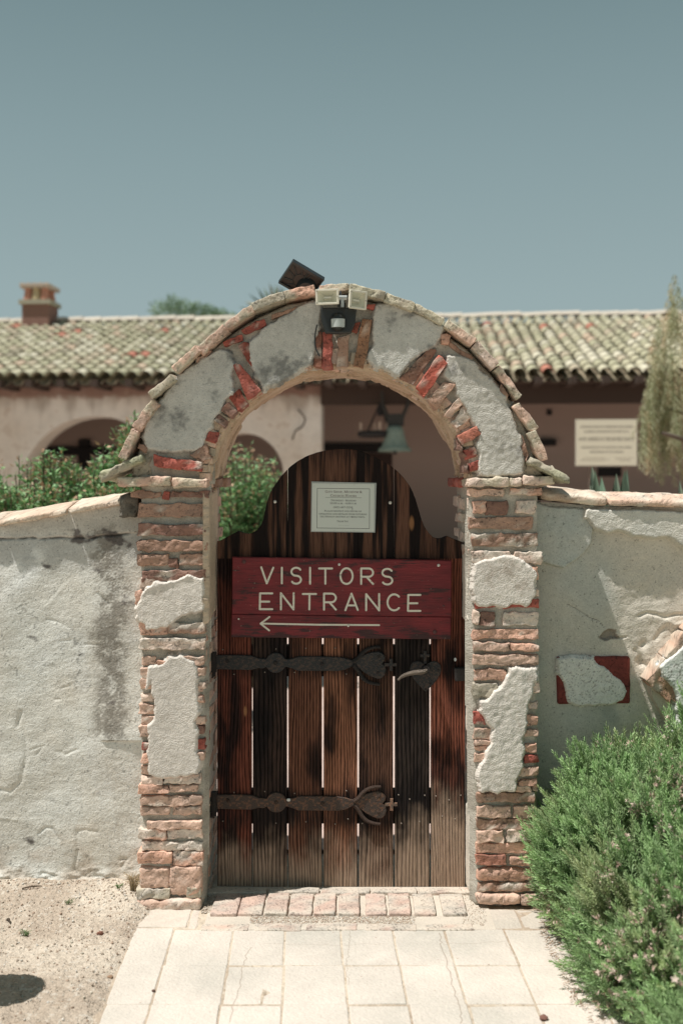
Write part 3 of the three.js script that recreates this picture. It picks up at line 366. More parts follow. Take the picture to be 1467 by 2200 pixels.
{
  const w = thing('adobe_wall', 'grey rendered adobe wall with a red painted tile set in it, behind the rosemary', 'wall', [2.6, 0, -.35]);
  const Z = WZ, top = (X) => { const x = wpx(X), y = lerp(1085, 1096, ss(1160, 1320, x)) + 4 * ss(1467, 1900, x); return EYE - (y - 1040) * (DIST - Z) / FOCAL; }, fr = crop(1120, 1040, .2909), K = (...l) => l.map((p) => fr(...p)), W = (...l) => K(...l).map((p) => at(p[0], p[1], Z).slice(0, 2));
  const dents = [[K([870, 975], [930, 950], [1000, 965], [1060, 985], [1140, 965], [1193, 962]), 4, -.014], [K([985, 1150], [1030, 1090], [1055, 1065]), 5, -.008], [K([895, 1190], [905, 1180]), 8, -.02], [K([875, 1300], [885, 1325]), 8, -.022], [K([840, 1230], [870, 1270], [860, 1300], [915, 1340]), 6, -.014], [K([330, 885], [400, 920], [500, 985], [570, 1010], [605, 1055]), 1.6, -.006], [K([720, 1140], [770, 1130]), 2.4, -.014], [K([1080, 1010], [1130, 1040], [1193, 1030]), 6, .012]], hole = K([575, 1135], [610, 1090], [645, 1072], [690, 1080], [700, 1120], [722, 1140], [660, 1135], [620, 1158]);
  const zf = (X, Y) => {
    const x = wpx(X), y = wpy(Y), rgh = ss(1290, 1345, x + 18 * noise(X * 12, Y * 12, 3)); let z = Z + .007 * fbm(X * 3, Y * 3, 1, 3) * 2 + .0004 * noise(X * 50, Y * 50, 8) + rgh * (.005 * fbm(X * 9, Y * 9, 4, 4) * 1.6 + .0013 * noise(X * 30, Y * 40, 5));
    if (x < 1530) { for (const [l, wd, d] of dents) { const s = poly1(x, y, l); if (s < wd * 3) z += .6 * d * Math.exp(-s * s / (wd * wd * .7)); } z -= .016 * ss(-1, 2.2, sdist(hole, x, y) + 1.6 * noise(x * .3, y * .3, 1)); }
    return z;
  };
  const cf = (X, Y) => {
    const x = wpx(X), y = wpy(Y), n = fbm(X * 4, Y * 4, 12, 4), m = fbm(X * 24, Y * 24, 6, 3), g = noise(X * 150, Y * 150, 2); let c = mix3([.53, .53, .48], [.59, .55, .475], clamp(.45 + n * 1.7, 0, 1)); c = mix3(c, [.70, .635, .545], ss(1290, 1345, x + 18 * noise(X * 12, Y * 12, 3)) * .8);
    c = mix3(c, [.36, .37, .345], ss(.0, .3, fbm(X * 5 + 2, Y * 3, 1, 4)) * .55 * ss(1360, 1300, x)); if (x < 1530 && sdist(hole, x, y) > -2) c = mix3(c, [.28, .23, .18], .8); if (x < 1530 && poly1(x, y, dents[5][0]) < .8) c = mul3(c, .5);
    return mul3(c, 1 + .12 * m + .07 * g);
  };
  const X0 = at(1148, 0, Z)[0];
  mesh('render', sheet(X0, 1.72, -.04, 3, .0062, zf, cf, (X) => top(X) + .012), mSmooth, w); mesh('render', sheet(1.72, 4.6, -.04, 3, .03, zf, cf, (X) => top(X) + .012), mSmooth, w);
  mesh('adobe_core', wallBody(X0 - .03, 4.6, top, Z - .04, -.58), mSmooth, w);
  const old = (x, y) => mul3(mix3([.50, .53, .50], [.58, .575, .52], clamp(.4 + 2 * fbm(x * 7, y * 7, 5, 4), 0, 1)), 1 + .15 * fbm(x * 40, y * 40, 2, 2));
  mesh('plaster', patch(W([85, 135], [250, 168], [455, 178], [490, 260], [522, 325], [512, 430], [482, 478], [400, 560], [345, 592], [300, 628], [230, 600], [150, 582], [90, 540]), Z - .002, .020, { col: old, seed: 31, ragged: .004, lump: .004, edge: .004, step: .005 }), mSmooth, w);
  mesh('plaster', patch(W([455, 178], [700, 182], [1000, 188], [1240, 200], [1500, 205], [1500, 560], [1193, 480], [1130, 440], [1070, 390], [960, 402], [870, 388], [800, 382], [740, 352], [690, 340], [610, 368], [520, 325], [470, 260], [440, 250]), Z + .002, .036, { col: (x, y) => mul3(mix3([.66, .64, .58], [.76, .72, .64], clamp(.4 + 2 * fbm(x * 7, y * 7, 8, 4), 0, 1)), 1 + .12 * fbm(x * 40, y * 40, 2, 2)), seed: 33, ragged: .005, lump: .003, edge: .006, step: .005 }), mPlaster, w);
  // red painted tile with plaster over it
  const rq = [...K([250, 1272], [795, 1268], [798, 1618], [262, 1622])].map(([x, y]) => at(x, y, Z)); const tile = mesh('painted_tile', block(rq, Z + .016, .04, { r: .012, rough: .0022, col: [.215, .045, .036], lime: .08, limeCol: [.4, .2, .16], fine: .02, vary: .3 }), mBrick, w); tile.userData.label = 'dark red painted tile set in the wall, half covered by cracked white plaster';
  const craze = (x, y) => { const a = Math.abs(noise(x * 42, y * 42, 3)), b = Math.abs(noise(x * 85, y * 85, 9)); return Math.min(a, b * 1.3); };
  mesh('plaster', patch(W([258, 1290], [340, 1265], [420, 1275], [520, 1280], [555, 1335], [600, 1350], [640, 1385], [720, 1450], [766, 1520], [735, 1590], [640, 1620], [560, 1622], [430, 1634], [330, 1602], [312, 1470], [262, 1392]), Z + .018, .009, { step: .0035, ragged: .006, lump: .003, edge: .004, sink: .012, col: (x, y) => { const k = craze(x, y); return k < .011 ? [.30, .28, .25] : mul3([.74, .73, .68], 1 + .2 * fbm(x * 30, y * 30, 1, 3)); }, relief: (x, y) => (craze(x, y) < .03 ? -.002 : 0), seed: 41 }), mSmooth, w);
  // sloping buttress at the right: tile edge and broken plaster
  const bz = Z + .085, B = (l) => l.map(([x, y]) => at(x, y, bz).slice(0, 2));
  { const s = new THREE.Shape(B([[1404, 1500], [1398, 1470], [1467, 1376], [1560, 1255], [1700, 1120], [1900, 1110], [1900, 1960], [1455, 1960], [1440, 1560]]).map((p) => new THREE.Vector2(...p))), g = new THREE.ExtrudeGeometry(s, { depth: .2, bevelEnabled: false }).translate(0, 0, bz - .22), c = []; for (let i = 0; i < g.attributes.position.count; i++) c.push(.62, .53, .45); g.setAttribute('color', new THREE.Float32BufferAttribute(c, 3)); mesh('adobe_core', g, mSmooth, w); }
  [[[1387, 1461], [1425, 1412], [1437, 1424], [1398, 1474]], [[1427, 1410], [1468, 1357], [1479, 1370], [1439, 1422]], [[1470, 1354], [1530, 1278], [1541, 1291], [1481, 1368]], [[1532, 1276], [1600, 1200], [1610, 1212], [1543, 1289]]].forEach((q) => mesh('brick', block(q.map(([x, y]) => at(x, y, bz)), bz + .012, .2, { col: [.56, .38, .28], lime: .5, limeCol: [.6, .52, .42] }), mBrick, w));
  mesh('brick', block([[1392, 1470], [1412, 1448], [1450, 1476], [1436, 1512]].map(([x, y]) => at(x, y, bz)), bz + .008, .12, { col: [.52, .30, .20], lime: .2 }), mBrick, w); mesh('brick', block([[1436, 1498], [1452, 1476], [1475, 1500], [1462, 1522]].map(([x, y]) => at(x, y, bz)), bz + .004, .12, { col: [.5, .3, .22], lime: .2 }), mBrick, w);
  mesh('plaster', patch(B([[1414, 1430], [1440, 1405], [1467, 1384], [1560, 1275], [1700, 1140], [1700, 1900], [1460, 1900], [1450, 1510], [1444, 1476], [1420, 1456]]), bz + .004, .018, { col: (x, y) => { const k = craze(x * .7, y * .7); return k < .02 ? [.3, .28, .25] : mul3([.76, .76, .72], 1 + .2 * fbm(x * 20, y * 20, 1, 3)); }, seed: 45, step: .006 }), mSmooth, w);
  // coping
  [[1162, 1044, 1305, 1060], [1308, 1061, 1474, 1066], [1478, 1066, 1640, 1069], [1644, 1069, 1800, 1071], [1804, 1071, 1960, 1072], [1964, 1072, 2120, 1072], [2124, 1072, 2280, 1072], [2284, 1072, 2440, 1072], [2444, 1072, 2600, 1072], [2604, 1072, 2760, 1072], [2764, 1072, 2920, 1072], [2924, 1072, 3100, 1072]].forEach(([xl, yl, xr, yr], i) => { const t = i ? 13 : 17, up = 12, q = [[xl, yl + up], [xr, yr + up], [xr, yr + up + t], [xl, yl + up + t]].map(([x, y]) => at(x, y, -.108)); mesh('coping_tile', block(q, -.108 + (i % 2 ? .008 : 0), .5, { r: .012, crown: .034, col: mul3(i ? [.70, .49, .37] : [.60, .45, .34], rr(.95, 1.05)), lime: .45, limeCol: [.76, .67, .55], rough: .003, fine: .03, vary: .3 }), mBrick, w); });
}
// ---------------------------------------------------------------- the gate
const GZ = -.212;                                                   // its face
const g7 = crop(440, 940, .409), g8 = crop(440, 1380, .409), gp = (pts, z = GZ) => pts.map(([x, y]) => at(x, y, z).slice(0, 2));
const gateX0 = at(455, 0, GZ)[0], gateX1 = at(1005, 0, GZ)[0], gateY0 = at(0, 1920, GZ)[1], gateY1 = at(0, 955, GZ)[1];
// weathered boards: colour and relief over the whole gate, x and y as photograph pixels
const boardX = [463, 541, 617, 692, 768, 845, 923, 1002];
const woodAt = (u, v) => {
  const x = 455 + 550 * u, y = 1920 - 965 * v; let b = 0; while (b < 6 && x > boardX[b + 1]) b++;
  const bx = (x - boardX[b]) / 75, s = b * 13.7, warp = .16 * fbm(s, y * .0022, bx * .6 + s, 3) + .05 * noise(bx * 3 + s, y * .006, s);
  const t = bx + warp, g1 = (() => { const q = Math.sin(t * (b === 5 || b === 1 ? 58 : 74) + 3.2 * noise(t * 4, y * .0022, s) + 1.2 * noise(t * 9, y * .006, s + 3)); return q > 0 ? -Math.pow(q, 2.2) : .35 * -q; })(), g2 = fbm(x * .42, y * .017, s, 4), g3 = noise(x * 1.1, y * .05, s + 5), big = fbm(bx * 1.5 + warp * 2, y * .0052, s + 3, 4);
  return { x, y, b, bx, g1, g2, g3, big, s };
};
const woodTone = [[.135, .043, .028], [.040, .025, .020], [.130, .056, .035], [.225, .098, .058], [.095, .047, .031], [.034, .025, .021], [.195, .068, .043]];
const woodMap = dtex(1024, 2048, (u, v) => {
  const w = woodAt(u, v), { x, y, b, bx, g1, g2, g3, big } = w; let c = woodTone[b].slice();
  c = mix3(c, [.010, .008, .008], clamp(ss(-.16, .26, big + .22 * g2 + (b === 0 ? .5 * (.42 - bx) : 0) + (b === 3 ? -.1 : 0)) * .92, 0, 1));
  c = mul3(c, clamp(1 + .85 * g1 + .8 * g2 + .5 * g3, .12, 2.6));
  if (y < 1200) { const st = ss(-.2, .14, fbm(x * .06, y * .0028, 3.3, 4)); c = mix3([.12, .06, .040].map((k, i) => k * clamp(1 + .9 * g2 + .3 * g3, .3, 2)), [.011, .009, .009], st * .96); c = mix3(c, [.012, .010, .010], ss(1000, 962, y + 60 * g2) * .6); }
  const ring = ss(1395, 1425, y) * ss(1470, 1440, y) + ss(1690, 1715, y) * ss(1790, 1760, y); c = mix3(c, [.011, .009, .009], ring * clamp(.55 + 1.6 * g2, 0, .9));
  // bleached and scuffed wood near the ground, up the grain
  const wear = ss(-.5, .5, (y - 1836 + (b > 4 ? 36 : 0) + (b === 6 ? 60 : 0)) / 120 + .4 * big + .22 * g2 + .1 * g1 + .7 * fbm(x * .022, y * .014, w.s, 4)); if (y > 1600) c = mix3(c, mul3([.37, .265, .195], clamp(1 + .5 * g1 + .34 * g2 + .3 * g3, .2, 1.5)), wear * .88);
  for (const [kx, ky, r] of [[884, 1124, 7], [527, 1528, 5]]) { const d = Math.hypot(x - kx, (y - ky) * .35); if (d < r * 2) c = mix3(c, [.30, .15, .07], ss(r, r * .4, d) * .9); }
  return c;
}, true, false);
const woodBump = dtex(1024, 2048, (u, v) => { const w = woodAt(u, v), deep = w.b === 5 || w.b === 1 ? .3 : .17; return .5 + deep * w.g1 + .55 * w.g2 + .25 * w.g3; }, false, false);
const mWood = new THREE.MeshPhysicalMaterial({ map: woodMap, bumpMap: woodBump, bumpScale: .004, roughness: .9, specularIntensity: .25 }), mBack = M({ rgb: [.05, .034, .025], roughness: .9 });
const gateUV = (g) => { const p = g.attributes.position, uv = g.attributes.uv; for (let i = 0; i < p.count; i++) uv.setXY(i, (p.getX(i) - gateX0 + (p.getZ(i) - GZ) * .12) / (gateX1 - gateX0), (p.getY(i) - gateY0) / (gateY1 - gateY0)); return g; };
const gate = thing('wooden_gate', 'weathered dark wooden plank gate with iron strap hinges, standing in the arch', 'gate', [0, .02, GZ]);
{
  const topLine = [...[[75, 545], [120, 520], [160, 500], [178, 490], [195, 499], [215, 505], [235, 505], [255, 500], [280, 480], [300, 455], [312, 415], [320, 360], [335, 310], [360, 260], [400, 205], [445, 155], [490, 122], [540, 95], [590, 78], [640, 66], [690, 61], [730, 60], [770, 62], [810, 68], [850, 83], [900, 105], [955, 135], [1005, 170], [1045, 212], [1080, 260], [1100, 305], [1115, 350], [1128, 400], [1140, 440], [1155, 473], [1175, 500], [1195, 522], [1215, 530], [1240, 530], [1255, 522], [1270, 515], [1300, 530], [1340, 545], [1375, 560]].map((p) => g7(...p))];
  const topY = (x) => { for (let i = 1; i < topLine.length; i++) if (x <= topLine[i][0]) { const a = topLine[i - 1], b = topLine[i]; return lerp(a[1], b[1], clamp((x - a[0]) / (b[0] - a[0]), 0, 1)); } return topLine[topLine.length - 1][1]; };
  const P = [[467, 540.2], [543.4, 616.2], [619.7, 691.3], [695.2, 767.5], [771.2, 844], [848.4, 922.2], [926, 998]], bots = [1904, 1905, 1906, 1908, 1909, 1909, 1907];
  P.forEach(([a, b], i) => {
    const gapL = i ? 2.2 : 0, gapR = i < 6 ? 2.2 : 0, pts = [[a, bots[i]], [b, bots[i] + .5], [b, 1340], [b + gapR * .8, 1200]], xr = b + gapR * (i === 1 || i === 4 ? .35 : 1), xl = a - gapL * (i === 2 || i === 5 ? .35 : 1), n = 12;
    for (let k = 0; k <= n; k++) { const x = lerp(xr, xl, k / n); pts.push([x, topY(x)]); } pts.push([a - gapL * .8, 1200], [a, 1340]);
    mesh('plank', gateUV(plate(gp(pts), GZ + rr(-.002, .002), .034, .002)), mWood, gate);
  });
  for (const [y0, y1] of [[1389, 1457], [1702, 1776], [1225, 1290]]) mesh('crossbar', boxAt(1.02, (y1 - y0) / 508, .035, at(732, 0, GZ)[0], at(0, (y0 + y1) / 2, GZ)[1], GZ - .0545), mBack, gate);
  // iron
  const ironBump = dtex(256, 256, (u, v) => .5 + .4 * pf(u, v, 22, 22, 3, 201) + .2 * pf(u, v, 80, 80, 2, 203), false), iron = (k, c) => M({ rgb: [1, 1, 1], map: rep(dtex(256, 256, (u, v) => mix3(mul3(c, 1), [c[0] * 2.3, c[1] * 1.7, c[2] * 1.35], ss(-.05, .4, pf(u, v, 14, 14, 5, 205 + k)))), .12), bumpMap: rep(ironBump, .08), bumpScale: .003, metalness: .35, roughness: .62 });
  const mIron = iron(0, [.030, .029, .030]), mRust = iron(3, [.060, .042, .034]), mEnd = M({ rgb: [.24, .20, .165], metalness: .8, roughness: .42, bumpMap: rep(ironBump, .05), bumpScale: .002 });
  for (const [dx, dy, m] of [[-3, -734, mIron], [0, 0, mRust]]) {
    const h = (x, y) => { const p = g8(x + dx, y + dy); return p; }, Z = GZ + .009, S = (pts) => gp(pts.map((p) => h(...p)), Z);
    const band = [[62, 801], [180, 800], [248, 804], [285, 818], [312, 820], ...ngon(375, 842, 54, 53, 13, Math.PI * 1.13, Math.PI * 1.87), [440, 823], [465, 818], [495, 808], [600, 808], [700, 811], [735, 816], [770, 826], [800, 828], [800, 858], [775, 862], [740, 878], [700, 886], [600, 885], [490, 884], [462, 872], [440, 866], ...ngon(375, 842, 54, 53, 13, Math.PI * .13, Math.PI * .87), [310, 872], [285, 870], [245, 880], [160, 878], [62, 876]];
    mesh('strap_hinge', plate(S(band), Z, .009, .0025), m, gate);
    mesh('strap_hinge', plate(S([[785, 842], [812, 816], [842, 796], [880, 784], [915, 782], [938, 792], [950, 812], [946, 832], [934, 846], [950, 858], [955, 882], [946, 908], [928, 924], [905, 925], [872, 912], [838, 892], [806, 868]]), Z + .004, .010, .003), m, gate);
    const T = (pts) => pts.map((p) => at(...h(...p), Z + .002));
    mesh('scroll', bar(T([[782, 836], [808, 818], [830, 790], [858, 770], [890, 760], [924, 758]]), [.010, .0085, .006]), m, gate); mesh('scroll', bar(T([[785, 852], [806, 880], [826, 914], [852, 938], [886, 950], [922, 955]]), [.010, .0085, .006]), m, gate);
    mesh('cross', mergeGeometries([plate(S([[945, 843], [1010, 843], [1010, 860], [945, 860]]), Z + .002, .008, .001), plate(S([[972, 820], [989, 820], [989, 884], [972, 884]]), Z + .0035, .0075, .001)]), m === mRust ? iron(5, [.13, .095, .075]) : m, gate);
    for (const [x, y] of [[122, 832], [375, 842], [620, 848], [915, 808], [912, 893]]) { const p = at(...h(x, y), Z + .002); mesh('rivet', new THREE.SphereGeometry(.0085, 10, 6).scale(1, 1, .5).translate(p[0], p[1], p[2]), m, gate); }
    const q = at(...h(52, 838), Z - .01); mesh('hinge_barrel', new THREE.CylinderGeometry(.017, .017, .085, 14).translate(q[0] - .004, q[1], q[2]), mIron, gate);
    mesh('pintle', mergeGeometries([bar([[q[0] - .004, q[1] + .03, q[2]], [q[0] - .004, q[1] - .06, q[2]]], .011), bar([[q[0] - .004, q[1] - .058, q[2]], [q[0] - .07, q[1] - .062, q[2] - .01]], .01)]), mIron, gate);
  }
  const f4z = crop(740, 1370, .19768), HZ = GZ + .006, S = (pts, z) => gp(pts.map((p) => f4z(...p)), z);
  mesh('latch_plate', plate(S([[880, 590], [850, 560], [800, 510], [745, 445], [718, 390], [708, 340], [716, 300], [742, 268], [785, 255], [830, 262], [862, 285], [880, 308], [900, 285], [930, 264], [975, 255], [1018, 270], [1042, 300], [1050, 345], [1040, 395], [1010, 450], [960, 510], [910, 562]], HZ), HZ, .006, .002), mIron, gate);
  mesh('cross', mergeGeometries([plate(S([[820, 178], [925, 178], [925, 212], [820, 212]], HZ), HZ, .006, .001), plate(S([[856, 145], [892, 145], [890, 285], [858, 285]], HZ), HZ + .0015, .0065, .001)]), mIron, gate);
  { const p = (x, y, z) => at(...f4z(x, y), HZ + z); mesh('handle', bar([p(890, 350, .0), p(880, 362, .03), p(845, 372, .045), p(770, 378, .052), p(690, 395, .05), p(620, 425, .046), p(580, 462, .042)], [.008, .009, .0105, .010, .008, .0045]), mEnd, gate); mesh('handle_boss', new THREE.CylinderGeometry(.014, .018, .024, 14).rotateX(Math.PI / 2).translate(...p(884, 345, .012)), mIron, gate);
    for (const [x, y] of [[1018, 350], [930, 500], [880, 560]]) { const s = at(...f4z(x, y), HZ); mesh('rivet', new THREE.SphereGeometry(.005, 8, 6).scale(1, 1, .5).translate(...s), mIron, gate); } }
  mesh('catch', block(S([[1192, 330], [1385, 325], [1380, 468], [1200, 475]], GZ + .03), GZ + .03, .028, { r: .006, rough: .001, col: [.045, .04, .038], lime: -1 }), M({ vertexColors: true, metalness: .3, roughness: .6, bumpMap: rep(ironBump, .08), bumpScale: .003 }), gate);
  { const s = at(977.5, 1417, GZ + .004); mesh('screw', new THREE.CylinderGeometry(.0075, .0075, .006, 12).rotateX(1.3).scale(.75, 1, 1).translate(...s), M({ rgb: [.75, .74, .70], metalness: .2, roughness: .35 }), gate); const d = at(620, 1718.5, GZ + .012); mesh('screw', new THREE.IcosahedronGeometry(.007, 1).scale(1.2, 1, .5).translate(...d), M({ rgb: [.62, .62, .58], roughness: .5 }), gate); }
  const mNail = M({ rgb: [.30, .25, .21], metalness: .5, roughness: .45 }), mBolt = M({ rgb: [.62, .60, .55], metalness: .6, roughness: .35 });
  for (const [x, y] of [[591, 1078], [838, 1080]]) { const s = at(x, y, GZ); mesh('bolt', new THREE.SphereGeometry(.0075, 10, 8).scale(1, 1, .6).translate(s[0], s[1], s[2] + .001), mBolt, gate); }
  const nz = crop(700, 1560, .2181), N = [[715, 678], [825, 720], [972, 682], [742, 958], [922, 940], [1083, 690], [1210, 727], [1327, 682], [1145, 888], [1270, 914], [357, 957], [218, 915]].map((p) => nz(...p)); for (let i = 0; i < 4; i++) for (const y of [1392, 1446, 1702, 1768]) N.push([boardX[i] + 16 + 12 * ((i * 7 + y) % 4), y + rr(-4, 4)]);
  for (const [x, y] of N) { const s = at(x, y, GZ + .001); mesh('nail', new THREE.SphereGeometry(.0032, 6, 5).translate(...s), mNail, gate); }
}
// ---------------------------------------------------------------- the red entrance sign: two boards screwed to the gate
{
  const SZ = GZ + .036, W = 1536, H = 576, x0 = 495, x1 = 973, y0 = 1194, y1 = 1378, cv = document.createElement('canvas'); cv.width = W; cv.height = H; const c = cv.getContext('2d');
  c.fillStyle = '#000'; c.fillRect(0, 0, W, H); c.lineCap = 'round'; c.lineJoin = 'round'; c.strokeStyle = '#fff';
  const q = (x, y) => { const p = g7(x, y); return [(p[0] - x0) / (x1 - x0) * W, (p[1] - y0) / (y1 - y0) * H]; };
  const st = (pts, w = 10.5) => { c.lineWidth = w * .409 / (x1 - x0) * W; c.beginPath(); pts.forEach((p, i) => (i ? c.lineTo(...q(...p)) : c.moveTo(...q(...p)))); c.stroke(); };
  const arc = (cx, cy, rx, ry, a, b, n = 26) => Array.from({ length: n }, (_, i) => { const t = (a + (b - a) * i / (n - 1)) * Math.PI / 180; return [cx + rx * Math.cos(t), cy + ry * Math.sin(t)]; });
  st([[297, 682], [326, 766], [360, 684]]); st([[405, 684], [405, 766]]);
  const S = (cx, cy, w, h) => st([...arc(cx, cy - h * .25, w, h * .25, -30, -250, 18), ...arc(cx, cy + h * .25, w, h * .25, -70, 150, 18)]);
  S(480, 726, 25, 84); st([[553, 684], [553, 768]]); st([[600, 688], [668, 688]]); st([[633, 688], [633, 768]]); st(arc(744, 728, 32, 41, 0, 360, 40));
  const R = (x, y, w, h) => { st([[x, y + h], [x, y], [x + w * .62, y], ...arc(x + w * .62, y + h * .27, w * .38, h * .27, -90, 90, 14), [x, y + h * .54]]); st([[x + w * .45, y + h * .54], [x + w, y + h]]); };
  R(821, 688, 62, 81); S(958, 731, 26, 82);
  const E = (x, y, w, h) => { st([[x + w, y], [x, y], [x - 2, y + h], [x + w, y + h]]); st([[x, y + h * .52], [x + w * .75, y + h * .52]]); };
  E(291, 819, 64, 83); st([[400, 903], [400, 818], [466, 903], [467, 818]]); st([[515, 822], [584, 822]]); st([[550, 822], [549, 903]]); R(626, 820, 62, 84); st([[738, 907], [770, 820], [803, 906]]); st([[750, 882], [792, 882]]); st([[847, 907], [847, 823], [915, 908], [915, 822]]); st(arc(994, 866, 35, 42, -45, -315, 30)); E(1068, 827, 63, 84);
  st([[293, 978], [600, 984], [915, 986]], 9.5); st([[340, 943], [293, 978], [338, 1014]], 9.5);
  const ink = c.getImageData(0, 0, W, H).data, I = (i, j) => ink[((H - 1 - j) * W + i) * 4] / 255;
  const map = dtex(W, H, (u, v, i, j) => {
    const X = u * 2.7, g = fbm(X * 3, v * 46, 3, 4), f = noise(X * 8, v * 150, 6), b = fbm(X * 2.2, v * 5, 1, 4), d2 = fbm(X * 3.4 + 4, v * 9, 7, 5), sp = fbm(X * 30, v * 34, 9, 3);
    let r = mul3(mix3([.205, .020, .025], [.125, .014, .018], clamp(.5 + 1.6 * b, 0, 1)), 1 + .35 * g + .16 * f);
    const lowEdge = .22 * ss(.12, .0, v) + .14 * ss(.26, .02, v) + .22 * ss(.9, 1, v) * ss(.2, .8, u); r = mix3(r, [.030, .014, .014], clamp(ss(.08, .34, d2 * .8 + .62 * g + lowEdge * 1.2 + .12 * sp) * .88, 0, 1)); r = mix3(r, [.30, .20, .16], ss(.34, .46, sp + .2 * g) * .5);
    const k = I(i, j); if (k > 0) { const worn = ss(.24, .42, fbm(X * 26, v * 26, 4, 3)); r = mix3(r, mul3([.72, .68, .57], 1 + .12 * sp), k * (1 - .55 * worn)); } return r;
  }, true, false);
  const bump = dtex(W, H, (u, v, i, j) => clamp(.55 + .4 * fbm(u * 8, v * 46, 3, 4) + .14 * noise(u * 22, v * 150, 6) - .4 * I(i, j), 0, 1), false, false);
  const m = M({ map, bumpMap: bump, bumpScale: .003, roughness: .72 }), sign = thing('entrance_sign', 'red painted board sign reading VISITORS ENTRANCE with an arrow, fixed across the gate', 'sign', [at(733, 0, SZ)[0], at(0, 1378, SZ)[1], SZ]);
  const a = at(x0, y1, SZ), b = at(x1, y0, SZ), uvs = (g) => { const p = g.attributes.position, uv = g.attributes.uv; for (let i = 0; i < p.count; i++) uv.setXY(i, (p.getX(i) - a[0]) / (b[0] - a[0]), (p.getY(i) - a[1]) / (b[1] - a[1])); return g; }, B = (...l) => gp(l.map((p) => g7(...p)), SZ);
  mesh('board', uvs(plate(B([145, 628], [700, 635], [1295, 646], [1294, 941], [700, 934], [142, 926]), SZ, .032, .003)), m, sign); mesh('board', uvs(plate(B([141, 928], [700, 936], [1293, 943], [1292, 1061], [720, 1056], [138, 1050]), SZ - .003, .030, .003)), m, sign);
  const white = M({ rgb: [.66, .64, .58], metalness: .2, roughness: .4 }), dark = M({ rgb: [.09, .03, .03], roughness: .6 });
  for (const [x, y, mm, r] of [[706, 667, white, .006], [1227, 671, white, .0065], [753, 989, white, .005], [178, 953, white, .004], [206, 652, dark, .009], [1207, 1021, dark, .009], [1253, 884, dark, .005]]) { const s = at(...g7(x, y), SZ); mesh('screw', new THREE.SphereGeometry(r, 10, 6).scale(1, 1, .4).translate(...s), mm, sign); }
}
